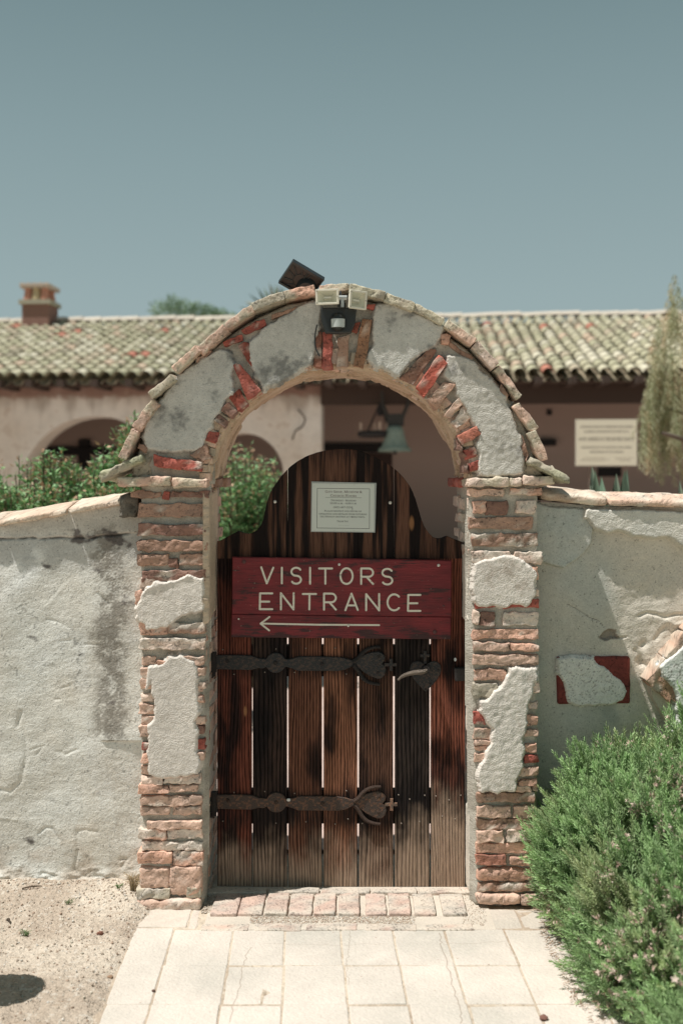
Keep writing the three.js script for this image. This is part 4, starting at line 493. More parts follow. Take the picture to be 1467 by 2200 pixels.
// ---------------------------------------------------------------- the laminated notice
{
  const W = 1024, H = 800, cv = document.createElement('canvas'); cv.width = W; cv.height = H; const c = cv.getContext('2d'); c.fillStyle = '#ced3cb'; c.fillRect(0, 0, W, H);
  const nz = crop(650, 1020, .12270), n = thing('paper_notice', 'white laminated paper notice with opening hours, stapled to the top of the gate', 'notice', [at(737, 0, GZ)[0], at(0, 1143, GZ)[1], GZ]);
  const X = (x) => (x - 160) / 1120 * W, Y = (y) => (y - 135) / 870 * H; c.strokeStyle = '#2c302c'; c.lineWidth = 7; c.strokeRect(X(252), Y(226), X(1195) - X(252), Y(948) - Y(226)); c.fillStyle = '#2c302c'; c.textBaseline = 'alphabetic';
  const caps = (s, cx, y, big, small, wide, col = '#2c302c') => { c.fillStyle = col; const runs = []; let tot = 0; for (const ch of s) { const cap = /[A-Z0-9&(),.:-]/.test(ch), size = cap ? big : small; c.font = `${size}px serif`; const w = c.measureText(ch.toUpperCase()).width * 1.12; runs.push([ch.toUpperCase(), size, w]); tot += w; } const k = (X(wide[1]) - X(wide[0])) / tot; let x = X(wide[0]); for (const [ch, size, w] of runs) { c.save(); c.font = `${size}px serif`; c.translate(x, Y(y)); c.scale(k * 1.1, 1); c.fillText(ch, 0, 0); c.strokeStyle = col; c.lineWidth = .8; c.strokeText(ch, 0, 0); c.restore(); x += w * k; } };
  caps('Gift Shop, Museum &', 0, 305, 52, 42, [392, 1062], '#4a352e'); caps('Church Hours', 0, 375, 52, 42, [487, 962], '#4a352e'); c.fillStyle = '#2c302c'; c.fillRect(X(402), Y(388), X(1052) - X(402), 4);
  caps('Thursday - Monday', 0, 458, 40, 34, [496, 955]); caps('10:00 a.m. - 4:00 p.m', 0, 510, 40, 34, [480, 958]); caps('(805) 467-3256', 0, 582, 40, 34, [543, 893]); caps('Please respect our hours of', 0, 650, 38, 32, [380, 1055]); caps('operation and refrain from entering', 0, 703, 38, 32, [285, 1150]); caps('the Mission grounds at other times.', 0, 752, 38, 32, [303, 1120]); caps('Thank You', 0, 836, 38, 32, [610, 818]);
  c.strokeStyle = 'rgba(110,130,110,.6)'; c.lineWidth = 2.5; c.beginPath(); for (let i = 0; i <= 30; i++) c.lineTo(X(640 + i * 6.4), Y(895 + 9 * Math.sin(i * 1.3) * Math.sin(i * .37))); c.stroke();
  c.fillStyle = '#151515'; for (const [x, y, r] of [[888, 592, 7], [886, 605, 5], [889, 626, 5], [884, 738, 7], [886, 748, 6]]) { c.beginPath(); c.ellipse(X(x), Y(y), r * .8, r * 1.2, .3, 0, 7); c.fill(); }
  const t = new THREE.CanvasTexture(cv); t.colorSpace = THREE.SRGBColorSpace; t.magFilter = THREE.LinearFilter;
  const card = (q, z, k) => { const P = [], U = [], I = [], nx = 10, ny = 8; for (let j = 0; j <= ny; j++) for (let i = 0; i <= nx; i++) { const u = i / nx, v = j / ny, x = lerp(lerp(q[0][0], q[1][0], u), lerp(q[3][0], q[2][0], u), v), y = lerp(lerp(q[0][1], q[1][1], u), lerp(q[3][1], q[2][1], u), v), p = at(x, y, z); P.push(p[0], p[1], z + k * (.0016 * Math.sin(u * 5 + v * 3) + .003 * u * v)); U.push(u, 1 - v); } for (let j = 0; j < ny; j++) for (let i = 0; i < nx; i++) { const a = j * (nx + 1) + i; I.push(a, a + nx + 1, a + 1, a + 1, a + nx + 1, a + nx + 2); } const g = new THREE.BufferGeometry(); g.setAttribute('position', new THREE.Float32BufferAttribute(P, 3)); g.setAttribute('uv', new THREE.Float32BufferAttribute(U, 2)); g.setIndex(I); g.computeVertexNormals(); return g; };
  const sq = (l) => l.map((p) => nz(...p));
  const paper = card(sq([[170, 148], [1255, 160], [1250, 998], [160, 985]]), GZ + .006, 1); mesh('paper', paper, M({ map: t, roughness: .55 }), n);
  mesh('laminate', card(sq([[155, 118], [1292, 142], [1268, 1012], [145, 1000]]), GZ + .0048, 1), M({ rgb: [.36, .38, .36], roughness: .35 }), n);
  const ms = M({ rgb: [.5, .5, .48], metalness: .8, roughness: .35 }); for (const [x, y] of [[200, 200], [488, 172], [905, 180], [1200, 184], [205, 612], [1232, 602], [205, 975], [555, 978], [900, 980], [1190, 980], [1215, 862]]) { const p = at(...nz(x, y), GZ + .0085); mesh('staple', boxAt(.0075, .0011, .001, ...p), ms, n); }
}
// ---------------------------------------------------------------- flood light and solar panel on top of the arch
{
  const F = (pts, z) => xy(L(f8, ...pts), z), black = M({ rgb: [.018, .022, .022], roughness: .45 }), ivory = M({ rgb: [.74, .70, .58], roughness: .5 }), mirror = M({ rgb: [.86, .85, .78], metalness: .45, roughness: .3 });
  const o = thing('flood_light', 'twin-headed cream and black flood light with motion sensor at the crown of the arch', 'flood light', [0, 2.36, .04]);
  mesh('mounting_plate', plate(F([[640, 588], [1000, 590], [1008, 600], [990, 760], [945, 858], [680, 860], [650, 780], [632, 700], [630, 610]], .06), .06, .035, .005), black, o);
  { const p = at(...f8(812, 740), .06); mesh('sensor', new THREE.CapsuleGeometry(.031, .012, 6, 18).translate(p[0], p[1] - .002, p[2] + .006), black, o); mesh('sensor_window', new THREE.CylinderGeometry(.0315, .0305, .033, 20, 1, false, -1.05, 2.1).translate(p[0], p[1] - .009, p[2] + .0085), M({ rgb: [.50, .54, .52], roughness: .35, side: THREE.DoubleSide }), o); }
  { const p = at(...f8(862, 540), .06), q = at(...f8(862, 610), .05); mesh('bracket', mergeGeometries([boxAt(.028, .05, .03, p[0] - .006, p[1], p[2] - .005), new THREE.CylinderGeometry(.012, .012, .05, 12).translate(q[0], q[1], q[2])].map((g) => g.toNonIndexed())), black, o); const r = at(...f8(858, 490), .075); mesh('knuckle', mergeGeometries([new THREE.CylinderGeometry(.011, .011, .036, 12).rotateZ(Math.PI / 2).translate(r[0], r[1], r[2]), boxAt(.012, .036, .008, r[0], r[1] - .02, r[2] + .006)].map((g) => g.toNonIndexed())), M({ rgb: [.42, .43, .41], metalness: .7, roughness: .4 }), o); }
  const head = (q, z, tx, ty) => {                                    // corners of the glass in the crop: tl, tr, br, bl
    const w = q.map((p) => V(at(...f8(...p), z))), c = w.reduce((a, b) => a.add(b), new THREE.Vector3()).multiplyScalar(.25); w.forEach((p) => p); const pts = q.map((p) => V(at(...f8(...p), z)));
    const wd = pts[0].distanceTo(pts[1]), ht = pts[0].distanceTo(pts[3]); const h = new THREE.Group(); h.name = 'lamp_head'; o.add(h); const ow = worldOf(o); h.position.set(c.x - ow[0], c.y - ow[1], c.z - ow[2]); h.rotation.set(tx, ty, ty > 0 ? -.07 : .03);
    const put = (n, g, m) => { const k = new THREE.Mesh(g, m); k.name = n; k.castShadow = k.receiveShadow = true; h.add(k); };
    const outer = (a, b, r = .004) => { const s = new THREE.Shape(); s.moveTo(-a + r, -b); s.lineTo(a - r, -b); s.quadraticCurveTo(a, -b, a, -b + r); s.lineTo(a, b - r); s.quadraticCurveTo(a, b, a - r, b); s.lineTo(-a + r, b); s.quadraticCurveTo(-a, b, -a, b - r); s.lineTo(-a, -b + r); s.quadraticCurveTo(-a, -b, -a + r, -b); return s; };
    const fr = outer(wd / 2, ht / 2); fr.holes.push(outer(wd / 2 - .007, ht / 2 - .006, .002)); put('frame', new THREE.ExtrudeGeometry(fr, { depth: .007, bevelEnabled: true, bevelSize: .001, bevelThickness: .001, bevelSegments: 1 }).translate(0, 0, -.004), ivory);
    const cone = (d, a, b, a2, b2) => { const P = [[-a, -b, 0], [a, -b, 0], [a, b, 0], [-a, b, 0], [-a2, -b2, -d], [a2, -b2, -d], [a2, b2, -d], [-a2, b2, -d]], g = new THREE.BufferGeometry(); g.setAttribute('position', new THREE.Float32BufferAttribute(P.flat(), 3)); g.setIndex([0, 1, 5, 0, 5, 4, 1, 2, 6, 1, 6, 5, 2, 3, 7, 2, 7, 6, 3, 0, 4, 3, 4, 7, 4, 5, 6, 4, 6, 7]); const n = g.toNonIndexed(); n.computeVertexNormals(); return n; };
    put('housing', cone(.045, wd / 2 - .002, ht / 2 - .002, wd / 2 - .016, ht / 2 - .012).translate(0, 0, -.004), ivory); put('reflector', cone(.034, wd / 2 - .007, ht / 2 - .006, .012, .006).translate(0, 0, -.0025), mirror);
    put('bulb', new THREE.CapsuleGeometry(.0045, .022, 4, 10).rotateZ(Math.PI / 2).translate(0, 0, -.02), M({ rgb: [.8, .8, .78], roughness: .15 })); put('lens', new THREE.PlaneGeometry(wd - .012, ht - .010).translate(0, 0, .001), new THREE.MeshPhysicalMaterial({ color: 0xfbfaf2, roughness: .08, transmission: 1, thickness: 0, ior: 1.45 }));
    const sm = M({ rgb: [.3, .28, .24], metalness: .6, roughness: .4 }); for (const [sx, sy] of [[-1, 1], [-1, -1], [1, 0]]) put('screw', new THREE.CylinderGeometry(.0022, .0022, .003, 8).rotateX(Math.PI / 2).translate(sx * (wd / 2 - .0045), sy * (ht / 2 - .0065), .004), sm);
  };
  head([[580, 390], [820, 390], [812, 582], [585, 548]], .105, .04, -.08); head([[938, 405], [1128, 448], [1108, 596], [912, 592]], .105, .06, .42);
  mesh('cable', bar([[-.005, 2.372, .07], [.002, 2.40, .05], [0, 2.47, .045], [-.012, 2.515, .02], [-.04, 2.528, -.06], [-.085, 2.535, -.16]], .0035, 6), black, o); mesh('cable', bar([[-.098, 2.36, .045], [-.106, 2.32, .035], [-.104, 2.27, .03], [-.088, 2.235, .035]], .003, 6), black, o);
}
{
  const P0 = V(at(629.5, 560, -.16)), mm = DIST / FOCAL * 1.04, e1 = new THREE.Vector3(67 * mm, -35 * mm, -25 * mm), e2 = new THREE.Vector3(-33.5 * mm, -40 * mm, -34 * mm);
  const w = e1.length(), h = e2.length(), X = e1.clone().normalize(), Yd = e2.clone().addScaledVector(X, -e2.dot(X)).normalize(), N = X.clone().cross(Yd).normalize(); if (N.z > 0) N.negate();   // N points up and away, where the cells look
  const o = thing('solar_panel', 'small black solar panel tilted on top of the arch, its ribbed underside in view', 'solar panel', P0.toArray()), B = new THREE.Matrix4().makeBasis(X, Yd, N), black = M({ rgb: [.020, .024, .026], roughness: .4 }), brown = M({ rgb: [.035, .027, .024], roughness: .55 }), cell = M({ rgb: [.012, .018, .035], roughness: .2, metalness: .3 });
  const put = (n, g, m) => { g.applyMatrix4(B); const k = new THREE.Mesh(g, m); k.name = n; k.castShadow = k.receiveShadow = true; o.add(k); };
  put('back_panel', boxAt(w - .012, h - .012, .004, w / 2, h / 2, .008), brown);
  for (const [n, g] of [['frame', boxAt(w, .011, .026, w / 2, .0055, .006)], ['frame', boxAt(w, .009, .026, w / 2, h - .0045, .006)], ['frame', boxAt(.007, h - .014, .02, .0035, h / 2, .007)], ['frame', boxAt(.007, h - .014, .02, w - .0035, h / 2, .007)]]) put(n, g, black);
  put('cells', boxAt(w - .004, h - .004, .003, w / 2, h / 2, .0185), cell);
  const c = [w * .47, h * .55]; put('rib', new THREE.TorusGeometry(.03, .0022, 6, 24, Math.PI * 1.35).rotateZ(Math.PI * .3).translate(c[0], c[1], .005), black);
  for (const [x0, y0, x1, y1] of [[.05, .1, .3, .4], [.03, .4, .28, .5], [.03, .75, .3, .68], [.3, .03, .42, .3], [.55, .03, .5, .97], [.2, .97, .36, .78], [.7, .03, .62, .32]]) { const a = [x0 * w, y0 * h, .005], b = [x1 * w, y1 * h, .005]; put('rib', bar([a, b], .0034, 6), black); }
  put('mount', new THREE.CylinderGeometry(.044, .034, .03, 18).rotateX(Math.PI / 2).translate(w * .72, h * .62, -.008), black); put('mount', boxAt(.05, .045, .02, w * .76, h * .72, -.016), black);
  put('cable', bar([[w * .6, h * .6, -.012], [w * .8, h * .55, -.03], [w * 1.02, h * .62, -.02], [w * 1.15, h * .85, -.01]], .0032, 6), black);
  const foot = V([0, 0, 0]).addScaledVector(X, w * .78).addScaledVector(Yd, h * .8); const k = new THREE.Mesh(bar([foot.toArray(), [foot.x + .012, foot.y - .05, foot.z + .02]], .012), black); k.name = 'stand'; k.castShadow = true; o.add(k);
}
// ---------------------------------------------------------------- the mission building across the courtyard
const TURN = -.07, rotM = new THREE.Matrix4().makeTranslation(0, 0, -16).multiply(new THREE.Matrix4().makeRotationY(TURN)).multiply(new THREE.Matrix4().makeTranslation(0, 0, 16));
const turned = (g) => g.applyMatrix4(rotM);
const onB = (x, y, zl) => { let z = zl, p; for (let i = 0; i < 6; i++) { p = at(x, y, z); const c = Math.cos(TURN), s = Math.sin(TURN), X = (p[0] + Math.sin(TURN) * -1 * (zl + 16)) / c; z = -16 + (-X * s + (zl + 16) * c); p = [X, at(x, y, z)[1], zl]; } return p; };   // a pixel on the building's own plane z = zl
const bld = thing('mission_building', 'long low mission building with tiled roof, arcade and chimney across the courtyard', 'building', [0, 0, -17]);
const part = (n, g, m, p = bld) => mesh(n, turned(g), m, p);
{
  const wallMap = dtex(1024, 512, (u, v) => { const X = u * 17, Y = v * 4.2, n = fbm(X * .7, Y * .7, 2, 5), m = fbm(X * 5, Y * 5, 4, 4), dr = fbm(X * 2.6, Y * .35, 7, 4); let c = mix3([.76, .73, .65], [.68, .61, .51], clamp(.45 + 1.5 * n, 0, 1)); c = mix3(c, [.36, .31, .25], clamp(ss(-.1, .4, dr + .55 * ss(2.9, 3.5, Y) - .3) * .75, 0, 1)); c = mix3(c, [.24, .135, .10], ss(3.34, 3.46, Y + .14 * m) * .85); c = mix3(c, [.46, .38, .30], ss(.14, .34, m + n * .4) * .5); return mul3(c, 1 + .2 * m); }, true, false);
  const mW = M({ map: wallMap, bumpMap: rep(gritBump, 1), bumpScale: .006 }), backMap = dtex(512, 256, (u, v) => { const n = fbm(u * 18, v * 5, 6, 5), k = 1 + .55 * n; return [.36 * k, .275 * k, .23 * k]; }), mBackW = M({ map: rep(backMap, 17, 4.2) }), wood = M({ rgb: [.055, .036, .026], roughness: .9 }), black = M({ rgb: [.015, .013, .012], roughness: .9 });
  const shift = (g, a, b) => { const p = g.attributes.position, uv = g.attributes.uv; for (let i = 0; i < p.count; i++) uv.setXY(i, (p.getX(i) + 16.4 + p.getZ(i) * .1) / 17, p.getY(i) / 4.2); return g; };
  const A = onB(205, 894, -15.4), A2 = onB(42, 1000, -15.4), B = onB(520, 930, -15.4), B2 = onB(609, 1018, -15.4), C = onB(690, 900, -15.4), rB = B2[0] - B[0], rA = A[0] - A2[0];
  const s = new THREE.Shape([[-16.4, 0], [C[0], 0], [C[0], 3.66], [-16.4, 3.66]].map((p) => new THREE.Vector2(...p)));
  for (const [cx, top, r] of [[A[0], A[1], rA], [B[0], B[1], rB], [A[0] - 3.6, 2.9, 1.2], [A[0] - 7, 3.0, 1.4]]) { const h = new THREE.Path(); h.moveTo(cx - r, .02); h.lineTo(cx - r, top - r); h.absarc(cx, top - r, r, Math.PI, 0, true); h.lineTo(cx + r, .02); h.lineTo(cx - r, .02); s.holes.push(h); }
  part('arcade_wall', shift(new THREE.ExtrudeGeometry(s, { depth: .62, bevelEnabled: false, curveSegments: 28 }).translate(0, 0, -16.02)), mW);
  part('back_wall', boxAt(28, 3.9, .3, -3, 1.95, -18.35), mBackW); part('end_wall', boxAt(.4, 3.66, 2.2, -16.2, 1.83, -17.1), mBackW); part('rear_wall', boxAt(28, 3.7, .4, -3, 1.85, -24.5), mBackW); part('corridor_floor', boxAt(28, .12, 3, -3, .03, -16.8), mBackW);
  // porch beam, eaves, rafters
  const b0 = onB(1100, 828, -15.3), b1 = onB(1100, 866, -15.3); part('beam', boxAt(11.5, b0[1] - b1[1] + .06, .3, C[0] + 5.75, (b0[1] + b1[1]) / 2 + .03, -15.45), wood);
  for (let x = -15.6; x < 10.6; x += .62) part('rafter', boxAt(.13, .13, 1.3, x + .05 * Math.sin(x * 9), 3.69, -15.1).applyMatrix4(new THREE.Matrix4().makeTranslation(0, -.10, 0)), wood);
  // crack, peg, doorway, vent
  const cr = [[640, 880], [655, 900], [648, 918], [636, 925], [628, 945]].map(([x, y]) => onB(x, y, -15.385)); part('crack', bar(cr, .012, 5), M({ rgb: [.12, .09, .07] }));
  const back = (x0, x1, y0, y1, d, n, m) => { const a = onB(x0, y0, -18.2), b = onB(x1, y1, -18.2); part(n, boxAt(b[0] - a[0], a[1] - b[1], d, (a[0] + b[0]) / 2, (a[1] + b[1]) / 2, -18.2 + d / 2), m); };
  back(692, 842, 953, 972, .1, 'lintel', black); back(756, 842, 974, 1180, .04, 'door', M({ rgb: [.05, .03, .024] })); back(1156, 1192, 944, 958, .16, 'peg', black); back(1283, 1338, 1004, 1024, .05, 'vent', black); back(172, 196, 945, 1010, .1, 'wooden_cross', black); back(70, 250, 962, 978, .14, 'wooden_cross', black); back(1174, 1184, 880, 892, .04, 'peg', black);
  // roof
  const E0 = onB(1000, 803, -14.6)[1], R0 = E0 + 1.93, ze = -14.6, zr = -20.5, slope = Math.atan2(R0 - E0, ze - zr), len = Math.hypot(R0 - E0, zr - ze);
  const barrel = (inv) => { const n = 9, r0 = .118, r1 = .098, l = .46, P = [], I = [], ring = (r, z, k) => { for (let i = 0; i <= n; i++) { const a = Math.PI * (.02 + .96 * i / n); P.push(r * Math.cos(a), (inv ? -1 : 1) * r * .92 * Math.sin(a) * k, z); } }; ring(r0, 0, 1); ring(r1, -l, 1); ring(r0 - .016, 0, 1); ring(r1 - .016, -l, 1); const q = (a, b, c, d) => I.push(a, b, c, a, c, d); for (let i = 0; i < n; i++) { q(i, i + 1, n + 2 + i, n + 1 + i); const o = 2 * (n + 1); q(o + i + 1, o + i, o + n + 1 + i, o + n + 2 + i); q(i + 1, i, o + i, o + i + 1); } const g = new THREE.BufferGeometry(); g.setAttribute('position', new THREE.Float32BufferAttribute(P, 3)); g.setIndex(I); const m = g.toNonIndexed(); m.computeVertexNormals(); const w = mergeVertices(m.deleteAttribute('normal') && m, 1e-4); w.computeVertexNormals(); return w; };
  const cover = barrel(false), pan = barrel(true), tones = [[.43, .40, .275], [.50, .465, .335], [.39, .37, .25], [.56, .52, .40], [.45, .385, .28], [.53, .41, .30], [.48, .20, .14], [.32, .285, .205]], mats = tones.map((c) => M({ rgb: c, side: THREE.DoubleSide }));
  const pick = () => { const r = rnd(); return r < .24 ? 0 : r < .46 ? 1 : r < .62 ? 2 : r < .78 ? 3 : r < .88 ? 4 : r < .945 ? 5 : r < .965 ? 6 : 7; };
  const roof = mesh('roof', turned(new THREE.BoxGeometry(27, .06, len - .1).translate(0, -.18, 0).applyMatrix4(new THREE.Matrix4().makeRotationX(slope)).translate(-3, (E0 + R0) / 2, (ze + zr) / 2)), wood, bld);
  const rest2 = [], rows = 15, pitch = .255;
  const place = (x, row, lift, jit) => { const d = row * (len / rows), m = new THREE.Matrix4().makeTranslation(x, E0 + d * Math.sin(slope) + lift, ze - d * Math.cos(slope)).multiply(new THREE.Matrix4().makeRotationX(slope - .035)).multiply(new THREE.Matrix4().makeRotationY(jit)); return rotM.clone().multiply(m); };
  const pieces = [], rest = [], pans = [];
  for (let row = 0; row < rows; row++) for (let i = 0; i < 104; i++) { const x = -16.3 + i * pitch, m = place(x + .018 * noise(i * .9, row, 3), row, .0 + .012 * noise(i, row * .7, 9), .09 * noise(i * 1.3, row * 1.1, 5)); pans.push(place(x + pitch / 2, row, -.055, 0)); (row < 5 && x > -7.6 && x < 5.7 ? pieces : rest).push(m); }
  for (const m of pieces) { const t = new THREE.Mesh(cover, mats[pick()]); t.name = 'roof_tile'; t.castShadow = t.receiveShadow = true; roof.add(t); m.premultiply(new THREE.Matrix4().makeTranslation(0, 0, 0)); m.decompose(t.position, t.quaternion, t.scale); }
  const many = (name, g, list, colour) => { const im = stuffMesh(name, g, M({ rgb: [1, 1, 1], side: THREE.DoubleSide }), list.length, roof), c = new THREE.Color(); list.forEach((m, i) => { im.setMatrixAt(i, m); const k = colour(i); im.setColorAt(i, c.setRGB(...k)); }); im.position.set(0, 0, 0); return im; };
  many('roof_tile', cover, rest, () => tones[pick()]); many('pan_tile', pan, pans, () => mul3([.30, .25, .17], rr(.6, 1.2)));
  const ridge = cover.clone().scale(1.35, 1.1, 1.15).rotateY(Math.PI / 2); for (let i = 0; i < 58; i++) { const g = new THREE.Mesh(ridge, M({ rgb: mul3([.56, .50, .42], rr(.85, 1.1)), side: THREE.DoubleSide })); g.name = 'ridge_tile'; g.castShadow = g.receiveShadow = true; roof.add(g); const m = rotM.clone().multiply(new THREE.Matrix4().makeTranslation(-16.3 + i * .46, R0 + .05 + rr(-.015, .015), zr)); m.decompose(g.position, g.quaternion, g.scale); if (i > 37 || i < 14) { roof.remove(g); rest2.push(m); } }
  if (rest2.length) many('ridge_tile', ridge, rest2, () => [.56, .50, .42]);
  part('roof_slope', new THREE.BoxGeometry(27, .1, 4.6).applyMatrix4(new THREE.Matrix4().makeRotationX(-slope)).translate(-3, R0 - .85, zr - 2.2), wood, roof);
  // chimney
  const Zc = onB(87, 690, -20.2), ch = new THREE.Group(); ch.name = 'chimney'; bld.add(ch); const u = .86, P = (n, g, m) => part(n, g.scale(u, u, u).translate(Zc[0], Zc[1], Zc[2]), m, ch), pale = M({ rgb: [.52, .43, .36] }), terr = M({ rgb: [.50, .24, .17] }), dark = M({ rgb: [.25, .14, .11], bumpMap: rep(brickBump, .4), bumpScale: .01 });
  P('stack', boxAt(.76, .62, .76, 0, .12, 0), dark); P('ledge', boxAt(.9, .12, .9, 0, .475, 0), M({ rgb: [.36, .33, .25] })); for (const [x, z] of [[-.24, .26], [0, .27], [.24, .26], [-.24, -.2], [.24, -.2], [0, -.22]]) P('chimney_pot', new THREE.LatheGeometry([[.13, 0], [.135, .05], [.115, .16], [.095, .3], [.10, .34]].map((p) => new THREE.Vector2(...p)), 14).translate(x, .535, z), Math.abs(x) < .1 ? M({ rgb: [.50, .40, .24] }) : terr); P('cap', boxAt(.84, .09, .86, 0, .915, 0), pale); for (let i = 0; i < 5; i++) P('cap_tile', new THREE.CylinderGeometry(.09, .09, .9, 10).rotateX(Math.PI / 2).scale(1, .45, 1).translate(-.34 + i * .17, .965, 0), pale);
}
// ---------------------------------------------------------------- bell, candle ring, grant sign
{
  const z = -15.1, k = (DIST - z) / FOCAL, b = thing('hanging_bell', 'weathered green bronze bell hanging under the porch eave, seen through the arch', 'bell', at(848, 970, z)), O = at(848, 970, z), green = M({ rgb: [.27, .34, .28], roughness: .7, map: rep(brickMap, .3), metalness: .1 }), dark = M({ rgb: [.035, .035, .03], roughness: .8 });
  const g = new THREE.LatheGeometry([[36, 0], [35, 3], [30, 9], [25, 20], [21, 34], [18.5, 46], [16, 52], [10, 55], [0, 56]].map(([r, h]) => new THREE.Vector2(r * k, h * k)), 32).translate(...O); mesh('bell_body', g, green, b); mesh('rim', new THREE.TorusGeometry(33 * k, 2.2 * k, 8, 40).rotateX(Math.PI / 2).translate(O[0], O[1] + 5 * k, O[2]), green, b);
  const p = (x, y) => at(x, y, z); mesh('yoke', mergeGeometries([bar([p(822, 868), p(832, 895), p(838, 917)], 4.2 * k), bar([p(876, 868), p(866, 893), p(858, 917)], 4.2 * k), boxAt(34 * k, 26 * k, 12 * k, ...p(850, 902))].map((g) => g.toNonIndexed())), dark, b); mesh('clapper', mergeGeometries([bar([p(848, 950), p(848, 972)], 2 * k), new THREE.SphereGeometry(5 * k, 10, 8).translate(...p(848, 972))]), dark, b);
  mesh('hanger', mergeGeometries([bar([p(822, 868), p(820, 840)], 3 * k), bar([p(876, 868), p(878, 840)], 3 * k)]), dark, b);
}
{
  const z = -15.2, k = (DIST - z) / FOCAL, c = at(803, 933, z), o = thing('candle_ring', 'black wrought iron candle ring hanging beside the bell', 'chandelier', c), dark = M({ rgb: [.02, .018, .017], roughness: .8 }), wax = M({ rgb: [.55, .42, .32], roughness: .6 }), p = (x, y, dz = 0) => { const a = at(x, y, z); return [a[0], a[1], a[2] + dz]; };
  mesh('ring', new THREE.TorusGeometry(31 * k, 4.5 * k, 8, 36).rotateX(Math.PI / 2).scale(1, 1.5, 1).translate(...c), dark, o); mesh('hook', mergeGeometries([bar([p(818, 866), p(817, 892)], 4.5 * k), new THREE.CylinderGeometry(6 * k, 6 * k, 18 * k, 10).translate(...p(816, 884))].map((g) => g.toNonIndexed())), dark, o);
  for (const [a, b] of [[[815, 868], [788, 930]], [[818, 868], [836, 930]]]) mesh('hanger', bar([p(...a), p(...b)], 2.2 * k, 6), dark, o); for (const [x, d] of [[775, 0], [815, .2], [806, -.2], [832, .02]]) { mesh('candle', new THREE.CylinderGeometry(2.6 * k, 2.6 * k, 18 * k, 10).translate(...p(x, 917, d)), wax, o); }
}
{
  const W = 1024, H = 776, cv = document.createElement('canvas'); cv.width = W; cv.height = H; const c = cv.getContext('2d'); c.fillStyle = '#d6d0ba'; c.fillRect(0, 0, W, H); c.fillStyle = '#33261f'; c.textAlign = 'center';
  const line = (s, y, size, w, f = 'serif') => { c.font = `bold ${size}px ${f}`; const k = w / c.measureText(s).width; c.save(); c.translate(W / 2, y); c.scale(k, 1); c.fillText(s, 0, 0); c.restore(); };
  line('CONSTRUCTION OF WINDOWS AND DOORS', 138, 50, 890, 'sans-serif'); line('IS BEING SUPPORTED IN PART BY A', 216, 46, 760, 'sans-serif'); line("SAVE AMERICA'S TREASURES GRANT", 356, 78, 940); line('ADMINISTERED BY THE NATIONAL PARK SERVICE', 486, 44, 860, 'sans-serif'); line('DEPARTMENT OF THE INTERIOR', 562, 44, 570, 'sans-serif');
  c.fillStyle = 'rgba(90,75,60,.45)'; for (const [x, y, w] of [[300, 642, 360], [320, 670, 500], [280, 694, 420], [810, 644, 330], [790, 670, 250], [830, 694, 200]]) c.fillRect(x - w / 2, y, w, 9);
  const t = new THREE.CanvasTexture(cv); t.colorSpace = THREE.SRGBColorSpace; t.magFilter = THREE.LinearFilter; const a = onB(1236, 901, -13.7), b = onB(1368, 1001, -13.7), o = thing('grant_sign', 'cream notice board with lines of black capitals, on posts before the brown porch wall', 'sign', [4.6, 0, -13.5]);
  const w = b[0] - a[0], h = a[1] - b[1]; mesh('panel', turned(boxAt(w, h, .03, (a[0] + b[0]) / 2, (a[1] + b[1]) / 2, -13.72)), M({ rgb: [.62, .58, .48] }), o); mesh('printed_face', turned(new THREE.PlaneGeometry(w - .02, h - .02).translate((a[0] + b[0]) / 2, (a[1] + b[1]) / 2, -13.7)), M({ map: t, roughness: .6 }), o);
  for (const s of [-1, 1]) mesh('post', turned(boxAt(.07, a[1] - .06, .07, (a[0] + b[0]) / 2 + s * w * .27 + .03, (a[1] - .06) / 2, -13.775)), M({ rgb: [.20, .15, .12] }), o);
}
// ---------------------------------------------------------------- plants
const dummy = new THREE.Object3D(), tint = new THREE.Color();
const mLeaf = (rgb, tr = .25) => new THREE.MeshPhysicalMaterial({ color: new THREE.Color().setRGB(...rgb), roughness: .62, side: THREE.DoubleSide, transmission: tr, thickness: 0 });
function lens(l, w, fold = .25, cup = .12) { const P = [0, 0, 0, -w / 2, fold * w / 2, l * .42, w / 2, fold * w / 2, l * .42, 0, -cup * l * .3, l * .5, 0, -cup * l, l], g = new THREE.BufferGeometry(); g.setAttribute('position', new THREE.Float32BufferAttribute(P, 3)); g.setIndex([0, 3, 1, 0, 2, 3, 1, 3, 4, 3, 2, 4]); g.computeVertexNormals(); return g; }   // a folded leaf along +z
function aim(p, d, roll, s) { dummy.position.set(p[0], p[1], p[2]); dummy.up.set(Math.sin(roll), Math.cos(roll), .3 * Math.cos(roll * 2.3)); dummy.lookAt(p[0] + d[0], p[1] + d[1], p[2] + d[2]); dummy.scale.setScalar(s); dummy.updateMatrix(); return dummy.matrix; }
function leaves(name, geo, mat, list, parent) { const im = stuffMesh(name, geo, mat, list.length, parent); list.forEach(([p, d, roll, s, c], i) => { im.setMatrixAt(i, aim(p, d, roll, s)); im.setColorAt(i, tint.setRGB(...c)); }); return im; }
const dir = () => { const u = rr(-1, 1), a = rr(0, 6.283), r = Math.sqrt(1 - u * u); return [r * Math.cos(a), u, r * Math.sin(a)]; };
const bark = (c) => M({ rgb: c, roughness: 1, bumpMap: rep(gritBump, .2), bumpScale: .006 });

